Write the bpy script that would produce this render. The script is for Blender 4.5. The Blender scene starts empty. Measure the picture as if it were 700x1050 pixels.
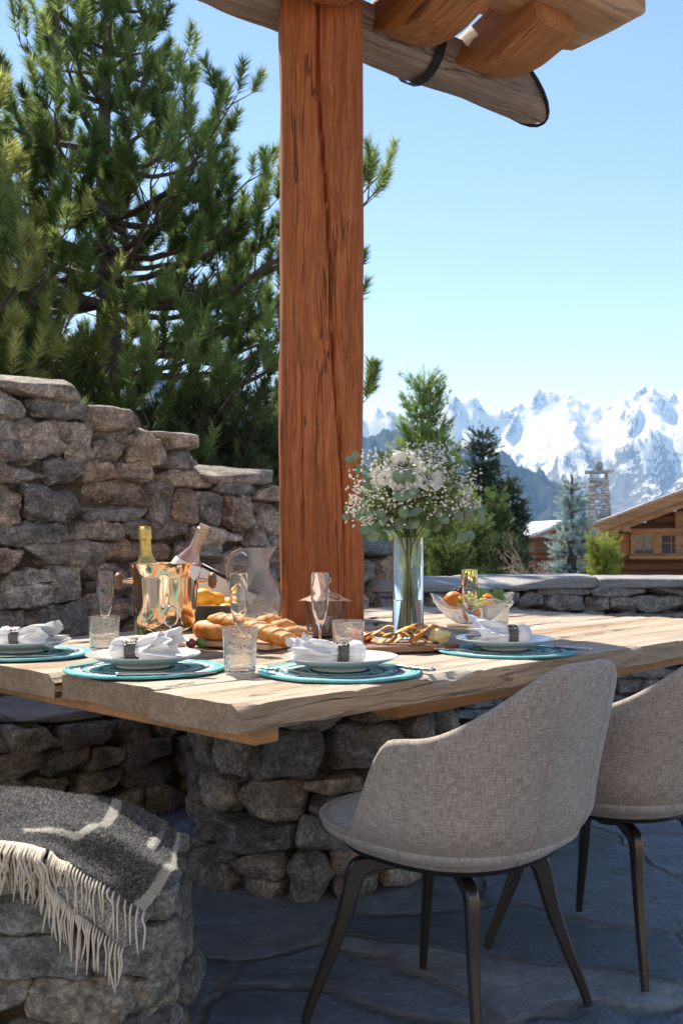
import bpy, math, random
import numpy as np
from mathutils import Vector, Matrix
R = math.radians
PI = math.pi
random.seed(7)
S = bpy.context.scene
C = S.collection

# ------------------------------------------------------------------ camera
cam_d = bpy.data.cameras.new('camera')
cam = bpy.data.objects.new('camera', cam_d)
C.objects.link(cam)
cam.location = (0, 0, 1.05)
cam.rotation_euler = (R(90), 0, 0)
cam_d.sensor_fit = 'VERTICAL'
cam_d.sensor_height = 36.0
cam_d.lens = 36.0 * 1021 / 1050
cam_d.shift_y = 35 / 1050
cam_d.clip_start = 0.05
cam_d.clip_end = 60000
cam_d.dof.use_dof = True
cam_d.dof.focus_distance = 2.5
cam_d.dof.aperture_fstop = 11
S.camera = cam

# ------------------------------------------------------------------ world, sun, exposure
SUN_AZ_X, SUN_AZ_Y, SUN_EL = -0.56, 0.828, R(50)      # horizontal direction TO the sun
w = bpy.data.worlds.new('World')
S.world = w
w.use_nodes = True
nt = w.node_tree
bg = nt.nodes['Background']
sky = nt.nodes.new('ShaderNodeTexSky')
sky.sky_type = 'NISHITA'
sky.sun_disc = False
sky.sun_elevation = SUN_EL
sky.sun_rotation = math.atan2(SUN_AZ_X, SUN_AZ_Y)
sky.altitude = 2000
sky.air_density = 0.85
sky.dust_density = 0.0
sky.ozone_density = 1.2
nt.links.new(sky.outputs[0], bg.inputs[0])
bg.inputs[1].default_value = 0.135
sun_d = bpy.data.lights.new('sun', 'SUN')
sun_d.energy = 4.7
sun_d.angle = R(0.6)
sun_d.color = (1.0, 0.95, 0.87)
sun = bpy.data.objects.new('sun', sun_d)
C.objects.link(sun)
sd = Vector((SUN_AZ_X * math.cos(SUN_EL), SUN_AZ_Y * math.cos(SUN_EL), math.sin(SUN_EL)))
sun.rotation_euler = sd.to_track_quat('Z', 'Y').to_euler()
S.view_settings.view_transform = 'Standard'
S.view_settings.look = 'None'
S.view_settings.gamma = 1.0
S.view_settings.exposure = 0.98
S.cycles.max_bounces = 10
S.cycles.transparent_max_bounces = 12
S.cycles.transmission_bounces = 10
S.cycles.volume_bounces = 1

# ------------------------------------------------------------------ helpers
F = 1021.0
HZ = 560.0
CH = 1.05
TZ = 0.75


def at(px, py, Y):
    return np.array([(px - 350) / F * Y, Y, CH - (py - HZ) / F * Y])


def onplane(px, py, z=TZ):
    Y = (CH - z) * F / (py - HZ)
    return np.array([(px - 350) / F * Y, Y, z])


def tag(o, label=None, cat=None, group=None, kind=None):
    if label: o['label'] = label
    if cat: o['category'] = cat
    if group: o['group'] = group
    if kind: o['kind'] = kind
    return o


def thing(name, label, cat, loc=(0, 0, 0), rz=0, group=None):
    o = bpy.data.objects.new(name, None)
    o.empty_display_size = 0.05
    C.objects.link(o)
    o.location = tuple(float(v) for v in loc)
    o.rotation_euler = (0, 0, rz)
    return tag(o, label, cat, group)


def copy_tree(o, parent=None):
    c = o.copy()
    C.objects.link(c)
    c.parent = parent
    for ch in [x for x in bpy.data.objects if x.parent == o]:
        copy_tree(ch, c)
    return c


class MB:
    """accumulates vertices / faces, builds one mesh object"""

    def __init__(s):
        s.v = []; s.f = []; s.n = 0; s.uv = []; s.hasuv = False; s.att = []

    def add(s, v, f, uv=None, att=None):
        v = np.asarray(v, float)
        s.v.append(v)
        s.f.extend([tuple(i + s.n for i in q) for q in f])
        s.n += len(v)
        if uv is not None: s.hasuv = True
        s.uv.append(np.zeros((len(v), 2)) if uv is None else np.asarray(uv, float))
        s.att.append(np.zeros(len(v)) if att is None else np.asarray(att, float) * np.ones(len(v)))
        return s

    def build(s, name, mat, parent=None, smooth=True, loc=None, rz=0, sub=0, sharp=None):
        me = bpy.data.meshes.new(name)
        V = np.concatenate(s.v) if s.v else np.zeros((0, 3))
        me.from_pydata(V.tolist(), [], s.f)
        if s.hasuv:
            uvl = me.uv_layers.new(name='UVMap')
            UV = np.concatenate(s.uv)
            li = np.zeros(len(me.loops), dtype=np.int32)
            me.loops.foreach_get('vertex_index', li)
            uvl.data.foreach_set('uv', UV[li].ravel())
        A = np.concatenate(s.att)
        if A.any():
            a = me.attributes.new('tint', 'FLOAT', 'POINT')
            a.data.foreach_set('value', A.astype(np.float32))
        me.validate()
        me.polygons.foreach_set('use_smooth', [smooth] * len(me.polygons))
        if sharp is not None and smooth:
            me.set_sharp_from_angle(angle=R(sharp))
        me.materials.append(mat)
        me.update()
        o = bpy.data.objects.new(name, me)
        C.objects.link(o)
        if parent is not None: o.parent = parent
        if loc is not None: o.location = tuple(float(v) for v in loc)
        if rz: o.rotation_euler = (0, 0, rz)
        if sub:
            m = o.modifiers.new('sub', 'SUBSURF'); m.levels = sub; m.render_levels = sub
        return o


def big_tris(name, V, mat, parent=None, tint=None, loc=None):
    """V: (n,3,3) triangles, unshared vertices"""
    n = len(V)
    me = bpy.data.meshes.new(name)
    me.vertices.add(n * 3)
    me.vertices.foreach_set('co', V.reshape(-1).astype(np.float32))
    me.loops.add(n * 3)
    me.loops.foreach_set('vertex_index', np.arange(n * 3, dtype=np.int32))
    me.polygons.add(n)
    me.polygons.foreach_set('loop_start', np.arange(0, n * 3, 3, dtype=np.int32))
    me.polygons.foreach_set('loop_total', np.full(n, 3, dtype=np.int32))
    if tint is not None:
        a = me.attributes.new('tint', 'FLOAT', 'POINT')
        a.data.foreach_set('value', np.repeat(tint, 3).astype(np.float32))
    me.update()
    me.materials.append(mat)
    o = bpy.data.objects.new(name, me)
    C.objects.link(o)
    if parent is not None: o.parent = parent
    if loc is not None: o.location = tuple(float(v) for v in loc)
    return o


# numpy value noise -------------------------------------------------
def _h(ix, iy, iz, seed):
    n = (ix * 374761393 + iy * 668265263 + iz * 2147483647 + seed * 1274126177) & 0xFFFFFFFF
    n = ((n ^ (n >> 13)) * 1274126177) & 0xFFFFFFFF
    n = n ^ (n >> 16)
    return (n & 0xFFFF) / 32767.5 - 1.0


def vn(P, seed=0):
    P = np.asarray(P, float)
    i = np.floor(P).astype(np.int64)
    f = P - i
    f = f * f * (3 - 2 * f)
    r = 0
    for dx in (0, 1):
        for dy in (0, 1):
            for dz in (0, 1):
                wt = (f[..., 0] if dx else 1 - f[..., 0]) * (f[..., 1] if dy else 1 - f[..., 1]) * (f[..., 2] if dz else 1 - f[..., 2])
                r = r + wt * _h(i[..., 0] + dx, i[..., 1] + dy, i[..., 2] + dz, seed)
    return r


def fbm(P, oct=4, seed=0, lac=2.1, gain=0.5):
    P = np.asarray(P, float)
    a = 1; r = 0
    for k in range(oct):
        r = r + a * vn(P, seed + k * 17)
        P = P * lac + 13.7
        a *= gain
    return r


def ridged(P, oct=6, seed=0, lac=2.05, gain=0.5):
    P = np.asarray(P, float)
    a = 1; r = 0; wgt = 1
    for k in range(oct):
        n = 1 - np.abs(vn(P, seed + k * 31))
        n = n * n * wgt
        wgt = np.clip(n * 1.8, 0, 1)
        r = r + a * n
        P = P * lac + 7.3
        a *= gain
    return r


# shapes -------------------------------------------------------------
def box(mb, c, sz, M=None, bev=0.0, uv=None, att=None):
    c = np.array(c, float); h = np.array(sz, float) / 2
    if bev <= 0:
        v = np.array([[x, y, z] for x in (-1, 1) for y in (-1, 1) for z in (-1, 1)], float) * h
        f = [(0, 1, 3, 2), (4, 6, 7, 5), (0, 4, 5, 1), (2, 3, 7, 6), (0, 2, 6, 4), (1, 5, 7, 3)]
    else:
        b = min(bev, h.min() * .9)
        vs = []
        idx = {}
        for x in (-1, 1):
            for y in (-1, 1):
                for z in (-1, 1):
                    for ax in range(3):
                        p = np.array([x, y, z], float) * (h - b)
                        p[ax] += (x, y, z)[ax] * b
                        idx[(x, y, z, ax)] = len(vs)
                        vs.append(p)
        f = []
        for ax in range(3):
            a1, a2 = (ax + 1) % 3, (ax + 2) % 3
            for sg in (-1, 1):
                q = []
                for s1, s2 in ((-1, -1), (1, -1), (1, 1), (-1, 1)):
                    k = [0, 0, 0]; k[ax] = sg; k[a1] = s1; k[a2] = s2
                    q.append(idx[(k[0], k[1], k[2], ax)])
                f.append(tuple(q) if sg > 0 else tuple(q[::-1]))
        for ax in range(3):  # edge bevels along axis ax
            a1, a2 = (ax + 1) % 3, (ax + 2) % 3
            for s1 in (-1, 1):
                for s2 in (-1, 1):
                    def K(t, wh):
                        k = [0, 0, 0]; k[ax] = t; k[a1] = s1; k[a2] = s2
                        return idx[(k[0], k[1], k[2], wh)]
                    q = (K(-1, a1), K(1, a1), K(1, a2), K(-1, a2))
                    f.append(q if s1 * s2 < 0 else q[::-1])
        for x in (-1, 1):
            for y in (-1, 1):
                for z in (-1, 1):
                    q = (idx[(x, y, z, 0)], idx[(x, y, z, 1)], idx[(x, y, z, 2)])
                    f.append(q if x * y * z > 0 else q[::-1])
        v = np.array(vs)
    if M is not None:
        v = v @ np.array(M, float).T
    mb.add(v + c, f, att=att)
    return mb


def rotz(a):
    c, s_ = math.cos(a), math.sin(a)
    return np.array([[c, -s_, 0], [s_, c, 0], [0, 0, 1]])


def rotx(a):
    c, s_ = math.cos(a), math.sin(a)
    return np.array([[1, 0, 0], [0, c, -s_], [0, s_, c]])


def roty(a):
    c, s_ = math.cos(a), math.sin(a)
    return np.array([[c, 0, s_], [0, 1, 0], [-s_, 0, c]])


def tube(mb, pts, rad, n=8, cap=True, att=None, flat=1.0):
    pts = np.asarray(pts, float)
    m = len(pts)
    rad = np.ones(m) * rad if np.isscalar(rad) else np.asarray(rad, float)
    T = np.gradient(pts, axis=0)
    T /= np.linalg.norm(T, axis=1)[:, None] + 1e-12
    up = np.array([0, 0, 1.0]) if abs(T[0][2]) < .9 else np.array([1.0, 0, 0])
    V = []
    A = np.cross(up, T[0]); A /= np.linalg.norm(A)
    uvs = []
    L = 0
    for i in range(m):
        A = A - T[i] * A.dot(T[i]); A /= np.linalg.norm(A) + 1e-12
        B = np.cross(T[i], A)
        if i: L += np.linalg.norm(pts[i] - pts[i - 1])
        for k in range(n):
            t = 2 * PI * k / n
            V.append(pts[i] + rad[i] * (A * math.cos(t) + B * math.sin(t) * flat))
            uvs.append((k / n, L))
    f = []
    for i in range(m - 1):
        for k in range(n):
            a = i * n + k; b = i * n + (k + 1) % n
            f.append((a, b, b + n, a + n))
    if cap:
        f.append(tuple(range(n))[::-1])
        f.append(tuple(range((m - 1) * n, m * n)))
    mb.add(V, f, uv=uvs, att=att)
    return mb


def lathe(mb, prof, n=40, c=(0, 0, 0), M=None, close=False, att=None, squash=None):
    prof = np.asarray(prof, float)
    m = len(prof)
    V = []; uv = []
    for i, (r, z) in enumerate(prof):
        for k in range(n):
            t = 2 * PI * k / n
            V.append((r * math.cos(t), r * math.sin(t), z)); uv.append((k / n, i / m))
    V = np.array(V)
    if M is not None: V = V @ np.array(M, float).T
    V = V + np.array(c, float)
    f = []
    for i in range(m - 1):
        for k in range(n):
            a = i * n + k; b = i * n + (k + 1) % n
            f.append((a, b, b + n, a + n))
    if close:
        for k in range(n):
            a = (m - 1) * n + k; b = (m - 1) * n + (k + 1) % n
            f.append((a, b, (k + 1) % n, k))
    mb.add(V, f, uv=uv, att=att)
    return mb


def cubesphere(N):
    g = np.linspace(-1, 1, N + 1)
    V = []; F_ = []; idx = {}
    def vid(p):
        k = tuple(np.round(p, 6))
        if k not in idx:
            idx[k] = len(V); V.append(p)
        return idx[k]
    for ax in range(3):
        a1, a2 = (ax + 1) % 3, (ax + 2) % 3
        for sg in (-1, 1):
            for i in range(N):
                for j in range(N):
                    q = []
                    for di, dj in ((0, 0), (1, 0), (1, 1), (0, 1)):
                        p = [0, 0, 0]; p[ax] = sg; p[a1] = g[i + di]; p[a2] = g[j + dj]
                        q.append(vid(p))
                    F_.append(tuple(q) if sg > 0 else tuple(q[::-1]))
    return np.array(V, float), F_


CS = {n: cubesphere(n) for n in (3, 4, 6, 9, 13, 19)}


def blob(mb, c, sz, N=6, k=2.0, M=None, amp=0, fr=3, seed=0, att=None):
    P, f = CS[N]
    q = P / ((np.abs(P) ** k).sum(1) ** (1 / k))[:, None]
    if amp:
        q = q * (1 + amp * fbm(q * fr + seed * 3.1, 3, seed))[:, None]
    q = q * np.array(sz)
    if M is not None: q = q @ np.array(M, float).T
    mb.add(q + np.array(c), f, att=att)
    return mb


def grid(mb, G, uv=None, closeu=False, closev=False, flip=False, att=None):
    G = np.asarray(G, float)
    m, n = G.shape[:2]
    f = []
    for i in range(m if closeu else m - 1):
        for j in range(n if closev else n - 1):
            q = (i * n + j, ((i + 1) % m) * n + j, ((i + 1) % m) * n + (j + 1) % n, i * n + (j + 1) % n)
            f.append(q[::-1] if flip else q)
    mb.add(G.reshape(-1, 3), f, uv=None if uv is None else np.asarray(uv).reshape(-1, 2), att=None if att is None else np.asarray(att).reshape(-1))
    return mb


def catmull(P, n):
    P = np.asarray(P, float)
    Q = np.concatenate([[2 * P[0] - P[1]], P, [2 * P[-1] - P[-2]]])
    out = []
    m = len(P) - 1
    for t in np.linspace(0, m, n):
        i = min(int(t), m - 1); u = t - i
        a, b, c, d = Q[i:i + 4]
        out.append(.5 * ((2 * b) + (c - a) * u + (2 * a - 5 * b + 4 * c - d) * u * u + (3 * b - a - 3 * c + d) * u ** 3))
    return np.array(out)


def surf(ctrl, nu, nv):
    ctrl = np.asarray(ctrl, float)
    A = np.array([catmull(r, nv) for r in ctrl])
    return np.stack([catmull(A[:, j], nu) for j in range(nv)], axis=1)


# ------------------------------------------------------------------ materials
class NT:
    def __init__(s, name):
        s.m = bpy.data.materials.new(name)
        s.m.use_nodes = True
        s.t = s.m.node_tree
        s.p = s.t.nodes['Principled BSDF']
        s.out = s.t.nodes['Material Output']

    def n(s, typ, **kw):
        x = s.t.nodes.new('ShaderNode' + typ)
        for k, v in kw.items():
            setattr(x, k, v)
        return x

    def l(s, a, b):
        s.t.links.new(a, b)

    def coord(s, scale=(1, 1, 1), src='Object', rot=(0, 0, 0)):
        tc = s.n('TexCoord'); mp = s.n('Mapping')
        mp.inputs['Scale'].default_value = scale
        mp.inputs['Rotation'].default_value = rot
        s.l(tc.outputs[src], mp.inputs[0])
        return mp.outputs[0]

    def noise(s, co, scale=5, detail=6, rough=.6, dist=0):
        x = s.n('TexNoise')
        x.inputs['Scale'].default_value = scale; x.inputs['Detail'].default_value = detail
        x.inputs['Roughness'].default_value = rough; x.inputs['Distortion'].default_value = dist
        if co is not None: s.l(co, x.inputs['Vector'])
        return x.outputs[0]

    def vor(s, co, scale=5, feature='F1', out=0, rnd=1):
        x = s.n('TexVoronoi'); x.feature = feature
        x.inputs['Scale'].default_value = scale
        x.inputs['Randomness'].default_value = rnd
        if co is not None: s.l(co, x.inputs['Vector'])
        return x.outputs[out]

    def ramp(s, fac, stops, interp='LINEAR'):
        x = s.n('ValToRGB'); cr = x.color_ramp; cr.interpolation = interp
        while len(cr.elements) < len(stops): cr.elements.new(.5)
        for e, (p, c) in zip(cr.elements, stops):
            e.position = p
            e.color = (c, c, c, 1) if np.isscalar(c) else (c[0], c[1], c[2], 1)
        s.l(fac, x.inputs[0])
        return x.outputs[0]

    def mix(s, fac, a, b, mode='MIX'):
        x = s.n('MixRGB'); x.blend_type = mode
        for inp, v in ((x.inputs[0], fac), (x.inputs[1], a), (x.inputs[2], b)):
            if hasattr(v, 'links'): s.l(v, inp)
            elif np.isscalar(v): inp.default_value = v if inp.type == 'VALUE' else (v, v, v, 1)
            else: inp.default_value = (v[0], v[1], v[2], 1)
        return x.outputs[0]

    def math(s, op, a, b=0.0, c=None):
        x = s.n('Math'); x.operation = op
        for i, v in enumerate((a, b, c)):
            if v is None: continue
            if hasattr(v, 'links'): s.l(v, x.inputs[i])
            else: x.inputs[i].default_value = v
        return x.outputs[0]

    def bump(s, h, strength=.5, dist=.01, prev=None):
        x = s.n('Bump')
        x.inputs['Strength'].default_value = strength; x.inputs['Distance'].default_value = dist
        s.l(h, x.inputs['Height'])
        if prev is not None: s.l(prev, x.inputs['Normal'])
        return x.outputs[0]

    def attr(s, name='tint'):
        x = s.n('Attribute'); x.attribute_name = name
        return x.outputs['Fac']

    def island(s):
        return s.n('NewGeometry').outputs['Random Per Island']

    def set(s, color=None, rough=.6, metal=0, normal=None, spec=None, **kw):
        p = s.p
        if color is not None:
            if hasattr(color, 'links'): s.l(color, p.inputs['Base Color'])
            else: p.inputs['Base Color'].default_value = (*color, 1)
        if hasattr(rough, 'links'): s.l(rough, p.inputs['Roughness'])
        else: p.inputs['Roughness'].default_value = rough
        p.inputs['Metallic'].default_value = metal
        if normal is not None: s.l(normal, p.inputs['Normal'])
        if spec is not None: p.inputs['Specular IOR Level'].default_value = spec
        for k, v in kw.items():
            p.inputs[k.replace('_', ' ')].default_value = v
        return s.m


def m_plain(name, col, rough=.5, metal=0, var=.15, scale=30, bump=.0, **kw):
    t = NT(name)
    co = t.coord()
    n = t.noise(co, scale, 5, .6)
    lo = tuple(c * (1 - var) for c in col); hi = tuple(min(1, c * (1 + var)) for c in col)
    c = t.ramp(n, [(.3, lo), (.7, hi)])
    nb = t.bump(n, bump, .003) if bump else None
    return t.set(c, rough, metal, nb, **kw)


def m_stone(name, cols, gs=1.0, moss=.0, rough=.85, dark=1.0):
    t = NT(name)
    isl = t.island()
    base = t.ramp(isl, [(i / (len(cols) - 1), c) for i, c in enumerate(cols)])
    co = t.coord()
    warp = t.noise(co, 3 * gs, 4, .6)
    n1 = t.noise(co, 13 * gs, 9, .74, .3)
    n2 = t.noise(co, 85 * gs, 5, .75)
    lay = t.noise(t.coord((2.2, 2.2, 7)), 4 * gs, 7, .7, .5)
    c = t.mix(1.0, base, t.ramp(n1, [(.34, .35), (.52, .95), (.70, 1.75)]), 'MULTIPLY')
    c = t.mix(.6, c, t.ramp(lay, [(.38, .55), (.6, 1.3)]), 'MULTIPLY')
    c = t.mix(.85, c, t.ramp(n2, [(.36, .45), (.5, .95), (.64, 1.6)]), 'MULTIPLY')
    # rusty and lichen patches
    c = t.mix(t.ramp(t.noise(co, 5 * gs, 5, .6, .5), [(.56, 0), (.7, .55)]), c, (.27, .15, .075))
    c = t.mix(t.ramp(t.noise(t.coord((1, 1, 1), rot=(1, 2, 0)), 7 * gs, 6, .65), [(.60, 0), (.72, .5)]), c, (.42, .40, .36))
    if moss: c = t.mix(t.ramp(t.noise(co, 4, 5, .7), [(.55, 0), (.7, moss)]), c, (.10, .11, .03))
    if dark != 1.0: c = t.mix(1.0, c, (dark, dark, dark), 'MULTIPLY')
    h = t.mix(.5, n1, lay)
    b = t.bump(h, 1.0, .022)
    b = t.bump(t.noise(co, 42 * gs, 9, .8), .9, .008, b)
    cr = t.ramp(t.vor(t.coord((1, 1, 2.2)), 9 * gs, 'DISTANCE_TO_EDGE'), [(.0, 0), (.05, 1)])
    b = t.bump(cr, .25, .004, b)
    return t.set(c, rough, 0, b, spec=.35)


def m_wood(name, lo, mid, hi, axis='x', sc=1.0, rough=.6, crack=.6, bump=.5, weather=None, wfac=.5, spec=.3, ring=True):
    t = NT(name)
    k = {'x': (2.2, 52, 52), 'y': (52, 2.2, 52), 'z': (52, 52, 2.2)}[axis]
    k = tuple(a * sc for a in k)
    soft = {'x': (.8, 5, 5), 'y': (5, .8, 5), 'z': (5, 5, .8)}[axis]
    isl = t.island()
    tc = t.n('TexCoord'); add = t.n('VectorMath'); add.operation = 'ADD'
    off = t.n('CombineXYZ')
    t.l(t.math('MULTIPLY', isl, 13.0), off.inputs[0]); t.l(t.math('MULTIPLY', isl, 7.0), off.inputs[1]); t.l(t.math('MULTIPLY', isl, 5.0), off.inputs[2])
    t.l(tc.outputs['Object'], add.inputs[0]); t.l(off.outputs[0], add.inputs[1])
    # gentle warp so the grain wanders round knots
    wn = t.n('TexNoise'); wn.inputs['Scale'].default_value = 2.6; wn.inputs['Detail'].default_value = 2
    t.l(add.outputs[0], wn.inputs['Vector'])
    sc_ = t.n('VectorMath'); sc_.operation = 'SCALE'; sc_.inputs['Scale'].default_value = .035
    t.l(wn.outputs['Color'], sc_.inputs[0])
    ad2 = t.n('VectorMath'); ad2.operation = 'ADD'
    t.l(add.outputs[0], ad2.inputs[0]); t.l(sc_.outputs[0], ad2.inputs[1])

    def mp(s_):
        m = t.n('Mapping'); m.inputs['Scale'].default_value = s_
        t.l(ad2.outputs[0], m.inputs[0]); return m.outputs[0]
    g1 = t.noise(mp(k), 1.0, 8, .7, .8)
    g2 = t.noise(mp(tuple(a * 4 for a in k)), 1.0, 6, .7)
    big = t.noise(mp(soft), 1.0, 4, .6, .5)
    c = t.ramp(t.mix(.45, g1, g2), [(.30, lo), (.5, mid), (.7, hi)])
    c = t.mix(.65, c, t.ramp(big, [(.3, .5), (.55, 1.0), (.75, 1.35)]), 'MULTIPLY')
    ck = t.noise(mp(tuple(a * (.22 if a < 5 * sc else .40) for a in k)), 1.0, 4, .55, .25)
    cm = t.ramp(ck, [(.482, 1), (.497, 0), (.503, 0), (.518, 1)])
    cm2 = t.math('MAXIMUM', cm, t.ramp(big, [(.45, 1), (.6, 0)]))
    sx = t.n('SeparateXYZ'); t.l(tc.outputs['Normal'], sx.inputs[0])
    cm2 = t.math('MAXIMUM', cm2, t.math('MULTIPLY', t.math('ABSOLUTE', sx.outputs[{'x': 0, 'y': 1, 'z': 2}[axis]]), .9))
    c = t.mix(t.math('MULTIPLY', t.math('SUBTRACT', 1.0, cm2), crack), c, tuple(x * .25 for x in lo))
    # knots
    kn = t.n('TexVoronoi'); kn.inputs['Scale'].default_value = 1.0
    t.l(mp({'x': (1.3, 5, 5), 'y': (5, 1.3, 5), 'z': (5, 5, 1.3)}[axis]), kn.inputs['Vector'])
    c = t.mix(t.ramp(kn.outputs[0], [(.06, .75), (.16, 0)]), c, tuple(x * .35 for x in lo))
    if weather is not None:
        wf = t.ramp(t.noise(mp(tuple(a * .12 for a in k)), 1.3, 6, .65), [(.38, 0), (.62, wfac)])
        sz = t.n('SeparateXYZ'); t.l(tc.outputs['Normal'], sz.inputs[0])
        wf = t.math('MULTIPLY', wf, t.ramp(sz.outputs[2], [(.2, .12), (.8, 1)]))
        c = t.mix(wf, c, weather)
    b = t.bump(t.mix(.4, g1, g2), bump, .006)
    b = t.bump(cm2, bump, .008, b)
    return t.set(c, rough, 0, b, spec=spec)


def m_glass(name, tint=(1, 1, 1), rough=.0, ior=1.45, seeds=0.0):
    t = NT(name)
    nb = None
    if seeds:
        v = t.vor(t.coord(), 210, 'F1')
        nb = t.bump(t.ramp(v, [(.0, 0), (.35, 1)]), seeds, .002)
    t.set(tint, rough, 0, nb)
    t.p.inputs['Transmission Weight'].default_value = 1
    t.p.inputs['IOR'].default_value = ior
    return t.m


M = {}
grey = [(.25, .245, .235), (.44, .385, .31), (.19, .195, .20), (.50, .44, .36), (.34, .32, .295), (.42, .325, .24), (.28, .29, .285), (.56, .51, .44)]
M['stone'] = m_stone('stone', grey)
M['stone_cool'] = m_stone('stone_cool', [(.24, .24, .235), (.38, .355, .32), (.28, .285, .28), (.46, .42, .36), (.20, .205, .21)])
M['stone_warm'] = m_stone('stone_warm', [(.24, .235, .22), (.36, .32, .26), (.25, .25, .24), (.44, .40, .33), (.32, .29, .24)])
M['mortar'] = m_plain('mortar', (.085, .070, .053), .95, 0, .5, 25, .8)
M['post'] = m_wood('post', (.15, .040, .012), (.42, .122, .035), (.66, .27, .10), 'z', 1.2, .6, .8, .7)
M['beam'] = m_wood('beam', (.22, .07, .02), (.44, .17, .052), (.62, .30, .12), 'x', .8, .6, .7, .7)
M['beam_pale'] = m_wood('beam_pale', (.34, .16, .075), (.55, .30, .16), (.70, .45, .28), 'x', .8, .65, .7, .6)
M['gutter'] = m_wood('gutter', (.13, .10, .08), (.30, .22, .17), (.50, .42, .35), 'x', .8, .7, .7, .7, (.44, .43, .42), 1.0)
M['tabletop'] = m_wood('tabletop', (.15, .09, .052), (.40, .275, .17), (.64, .49, .34), 'x', 1.2, .75, .9, 1.0, (.52, .46, .385), 1.0)
M['table_edge'] = M['tabletop']
M['pine_beam'] = m_wood('pine_beam', (.30, .13, .05), (.52, .27, .12), (.66, .40, .2), 'x', .8, .6, .3, .4)


def m_slate():
    t = NT('slate_floor')
    co = t.coord()
    wn = t.n('TexNoise'); wn.inputs['Scale'].default_value = 1.7; wn.inputs['Detail'].default_value = 4
    t.l(co, wn.inputs['Vector'])
    sc = t.n('VectorMath'); sc.operation = 'SCALE'; sc.inputs['Scale'].default_value = .35
    t.l(wn.outputs['Color'], sc.inputs[0])
    ad = t.n('VectorMath'); ad.operation = 'ADD'
    t.l(co, ad.inputs[0]); t.l(sc.outputs[0], ad.inputs[1])
    e = t.vor(ad.outputs[0], 1.75, 'DISTANCE_TO_EDGE')
    cell = t.vor(ad.outputs[0], 1.75, 'F1', 1)
    joint = t.ramp(t.math('ADD', e, t.math('MULTIPLY', t.math('SUBTRACT', t.noise(co, 20, 4, .7), .5), .03)), [(.0, 0), (.012, .15), (.035, 1)])
    jw = t.noise(co, 14, 5, .7)
    n1 = t.noise(t.coord((1, 1.3, 1), rot=(0, 0, .5)), 6, 9, .72, .4)
    n2 = t.noise(co, 45, 6, .7)
    steps = t.ramp(t.noise(t.coord((1, 1.25, 1), rot=(0, 0, .3)), 3.0, 8, .66, .5), [(.30, .0), (.36, .2), (.42, .22), (.46, .45), (.53, .5), (.56, .75), (.63, .8), (.68, 1)])
    hsv = t.n('SeparateColor'); t.l(cell, hsv.inputs[0])
    c = t.ramp(hsv.outputs[0], [(0, (.09, .125, .17)), (.5, (.15, .185, .235)), (1, (.23, .255, .285))])
    c = t.mix(1, c, t.ramp(n1, [(.3, .55), (.7, 1.5)]), 'MULTIPLY')
    c = t.mix(.5, c, t.ramp(n2, [(.3, .6), (.7, 1.4)]), 'MULTIPLY')
    c = t.mix(t.ramp(joint, [(0, .85), (1, 0)]), c, t.mix(jw, (.06, .065, .07), (.22, .22, .21)))
    b = t.bump(steps, .75, .020)
    b = t.bump(joint, .9, .014, b)
    b = t.bump(t.mix(.5, n1, n2), .6, .010, b)
    r = t.ramp(n1, [(.3, .45), (.7, .75)])
    return t.set(c, r, 0, b, spec=.6)


M['slate'] = m_slate()


def m_slab():
    t = NT('slate_slab')
    co = t.coord()
    n1 = t.noise(t.coord((1, 1, 6)), 5, 8, .7, 1.0); n2 = t.noise(co, 50, 5, .7)
    c = t.ramp(t.mix(.4, n1, n2), [(.3, (.15, .155, .16)), (.5, (.30, .295, .285)), (.7, (.48, .45, .41))])
    b = t.bump(n1, .7, .012); b = t.bump(n2, .4, .004, b)
    return t.set(c, .7, 0, b, spec=.4)


M['slab'] = m_slab()


def m_fabric(name, c1, c2, c3, uvs=(1, 1)):
    t = NT(name)
    def st(s1):
        return t.noise(t.coord(s1, 'UV'), 1.0, 2, .6)
    a = st((45, 420, 1)); b = st((420, 45, 1))
    f = t.mix(.5, a, b)
    c = t.ramp(f, [(.38, c1), (.5, c2), (.62, c3)])
    sp = t.noise(t.coord((1, 1, 1), 'UV'), 9, 4, .6)
    c = t.mix(.5, c, t.ramp(sp, [(.3, .8), (.7, 1.15)]), 'MULTIPLY')
    nb = t.bump(f, .5, .0015)
    m = t.set(c, .9, 0, nb, spec=.15)
    t.p.inputs['Sheen Weight'].default_value = .25
    return m


M['fabric'] = m_fabric('chair_fabric', (.23, .195, .165), (.35, .305, .265), (.49, .435, .385))
M['fabric_pale'] = m_fabric('chair_fabric_pale', (.27, .245, .235), (.38, .35, .335), (.50, .46, .44))
M['bronze'] = m_plain('bronze_metal', (.10, .088, .080), .30, .8, .1, 8)
M['black_plate'] = m_plain('black_plate', (.018, .018, .02), .35, .2, .1, 8)
M['steel'] = m_plain('steel', (.62, .60, .57), .16, 1.0, .05, 8)
M['steel_dull'] = m_plain('steel_dull', (.55, .50, .44), .32, 1.0, .1, 12)
M['copper_mirror'] = m_plain('copper_mirror', (.86, .62, .42), .09, 1.0, .08, 9, .05)
M['copper'] = m_plain('copper_patina', (.17, .075, .052), .6, .1, .3, 14, .3)
M['dark_metal'] = m_plain('dark_metal', (.028, .028, .032), .45, .7, .2, 20)
M['glass'] = m_glass('clear_glass')
M['seeded_glass'] = m_glass('seeded_glass', (.97, .98, .98), .02, 1.45, .55)
M['seeded_glass'].node_tree.nodes['Principled BSDF'].inputs['Transmission Weight'].default_value = .97
M['water'] = m_glass('water', (.97, .99, .96), 0, 1.33)
M['porcelain'] = m_plain('white_porcelain', (.74, .735, .70), .22, 0, .04, 12, **{'Coat_Weight': .4})
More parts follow.
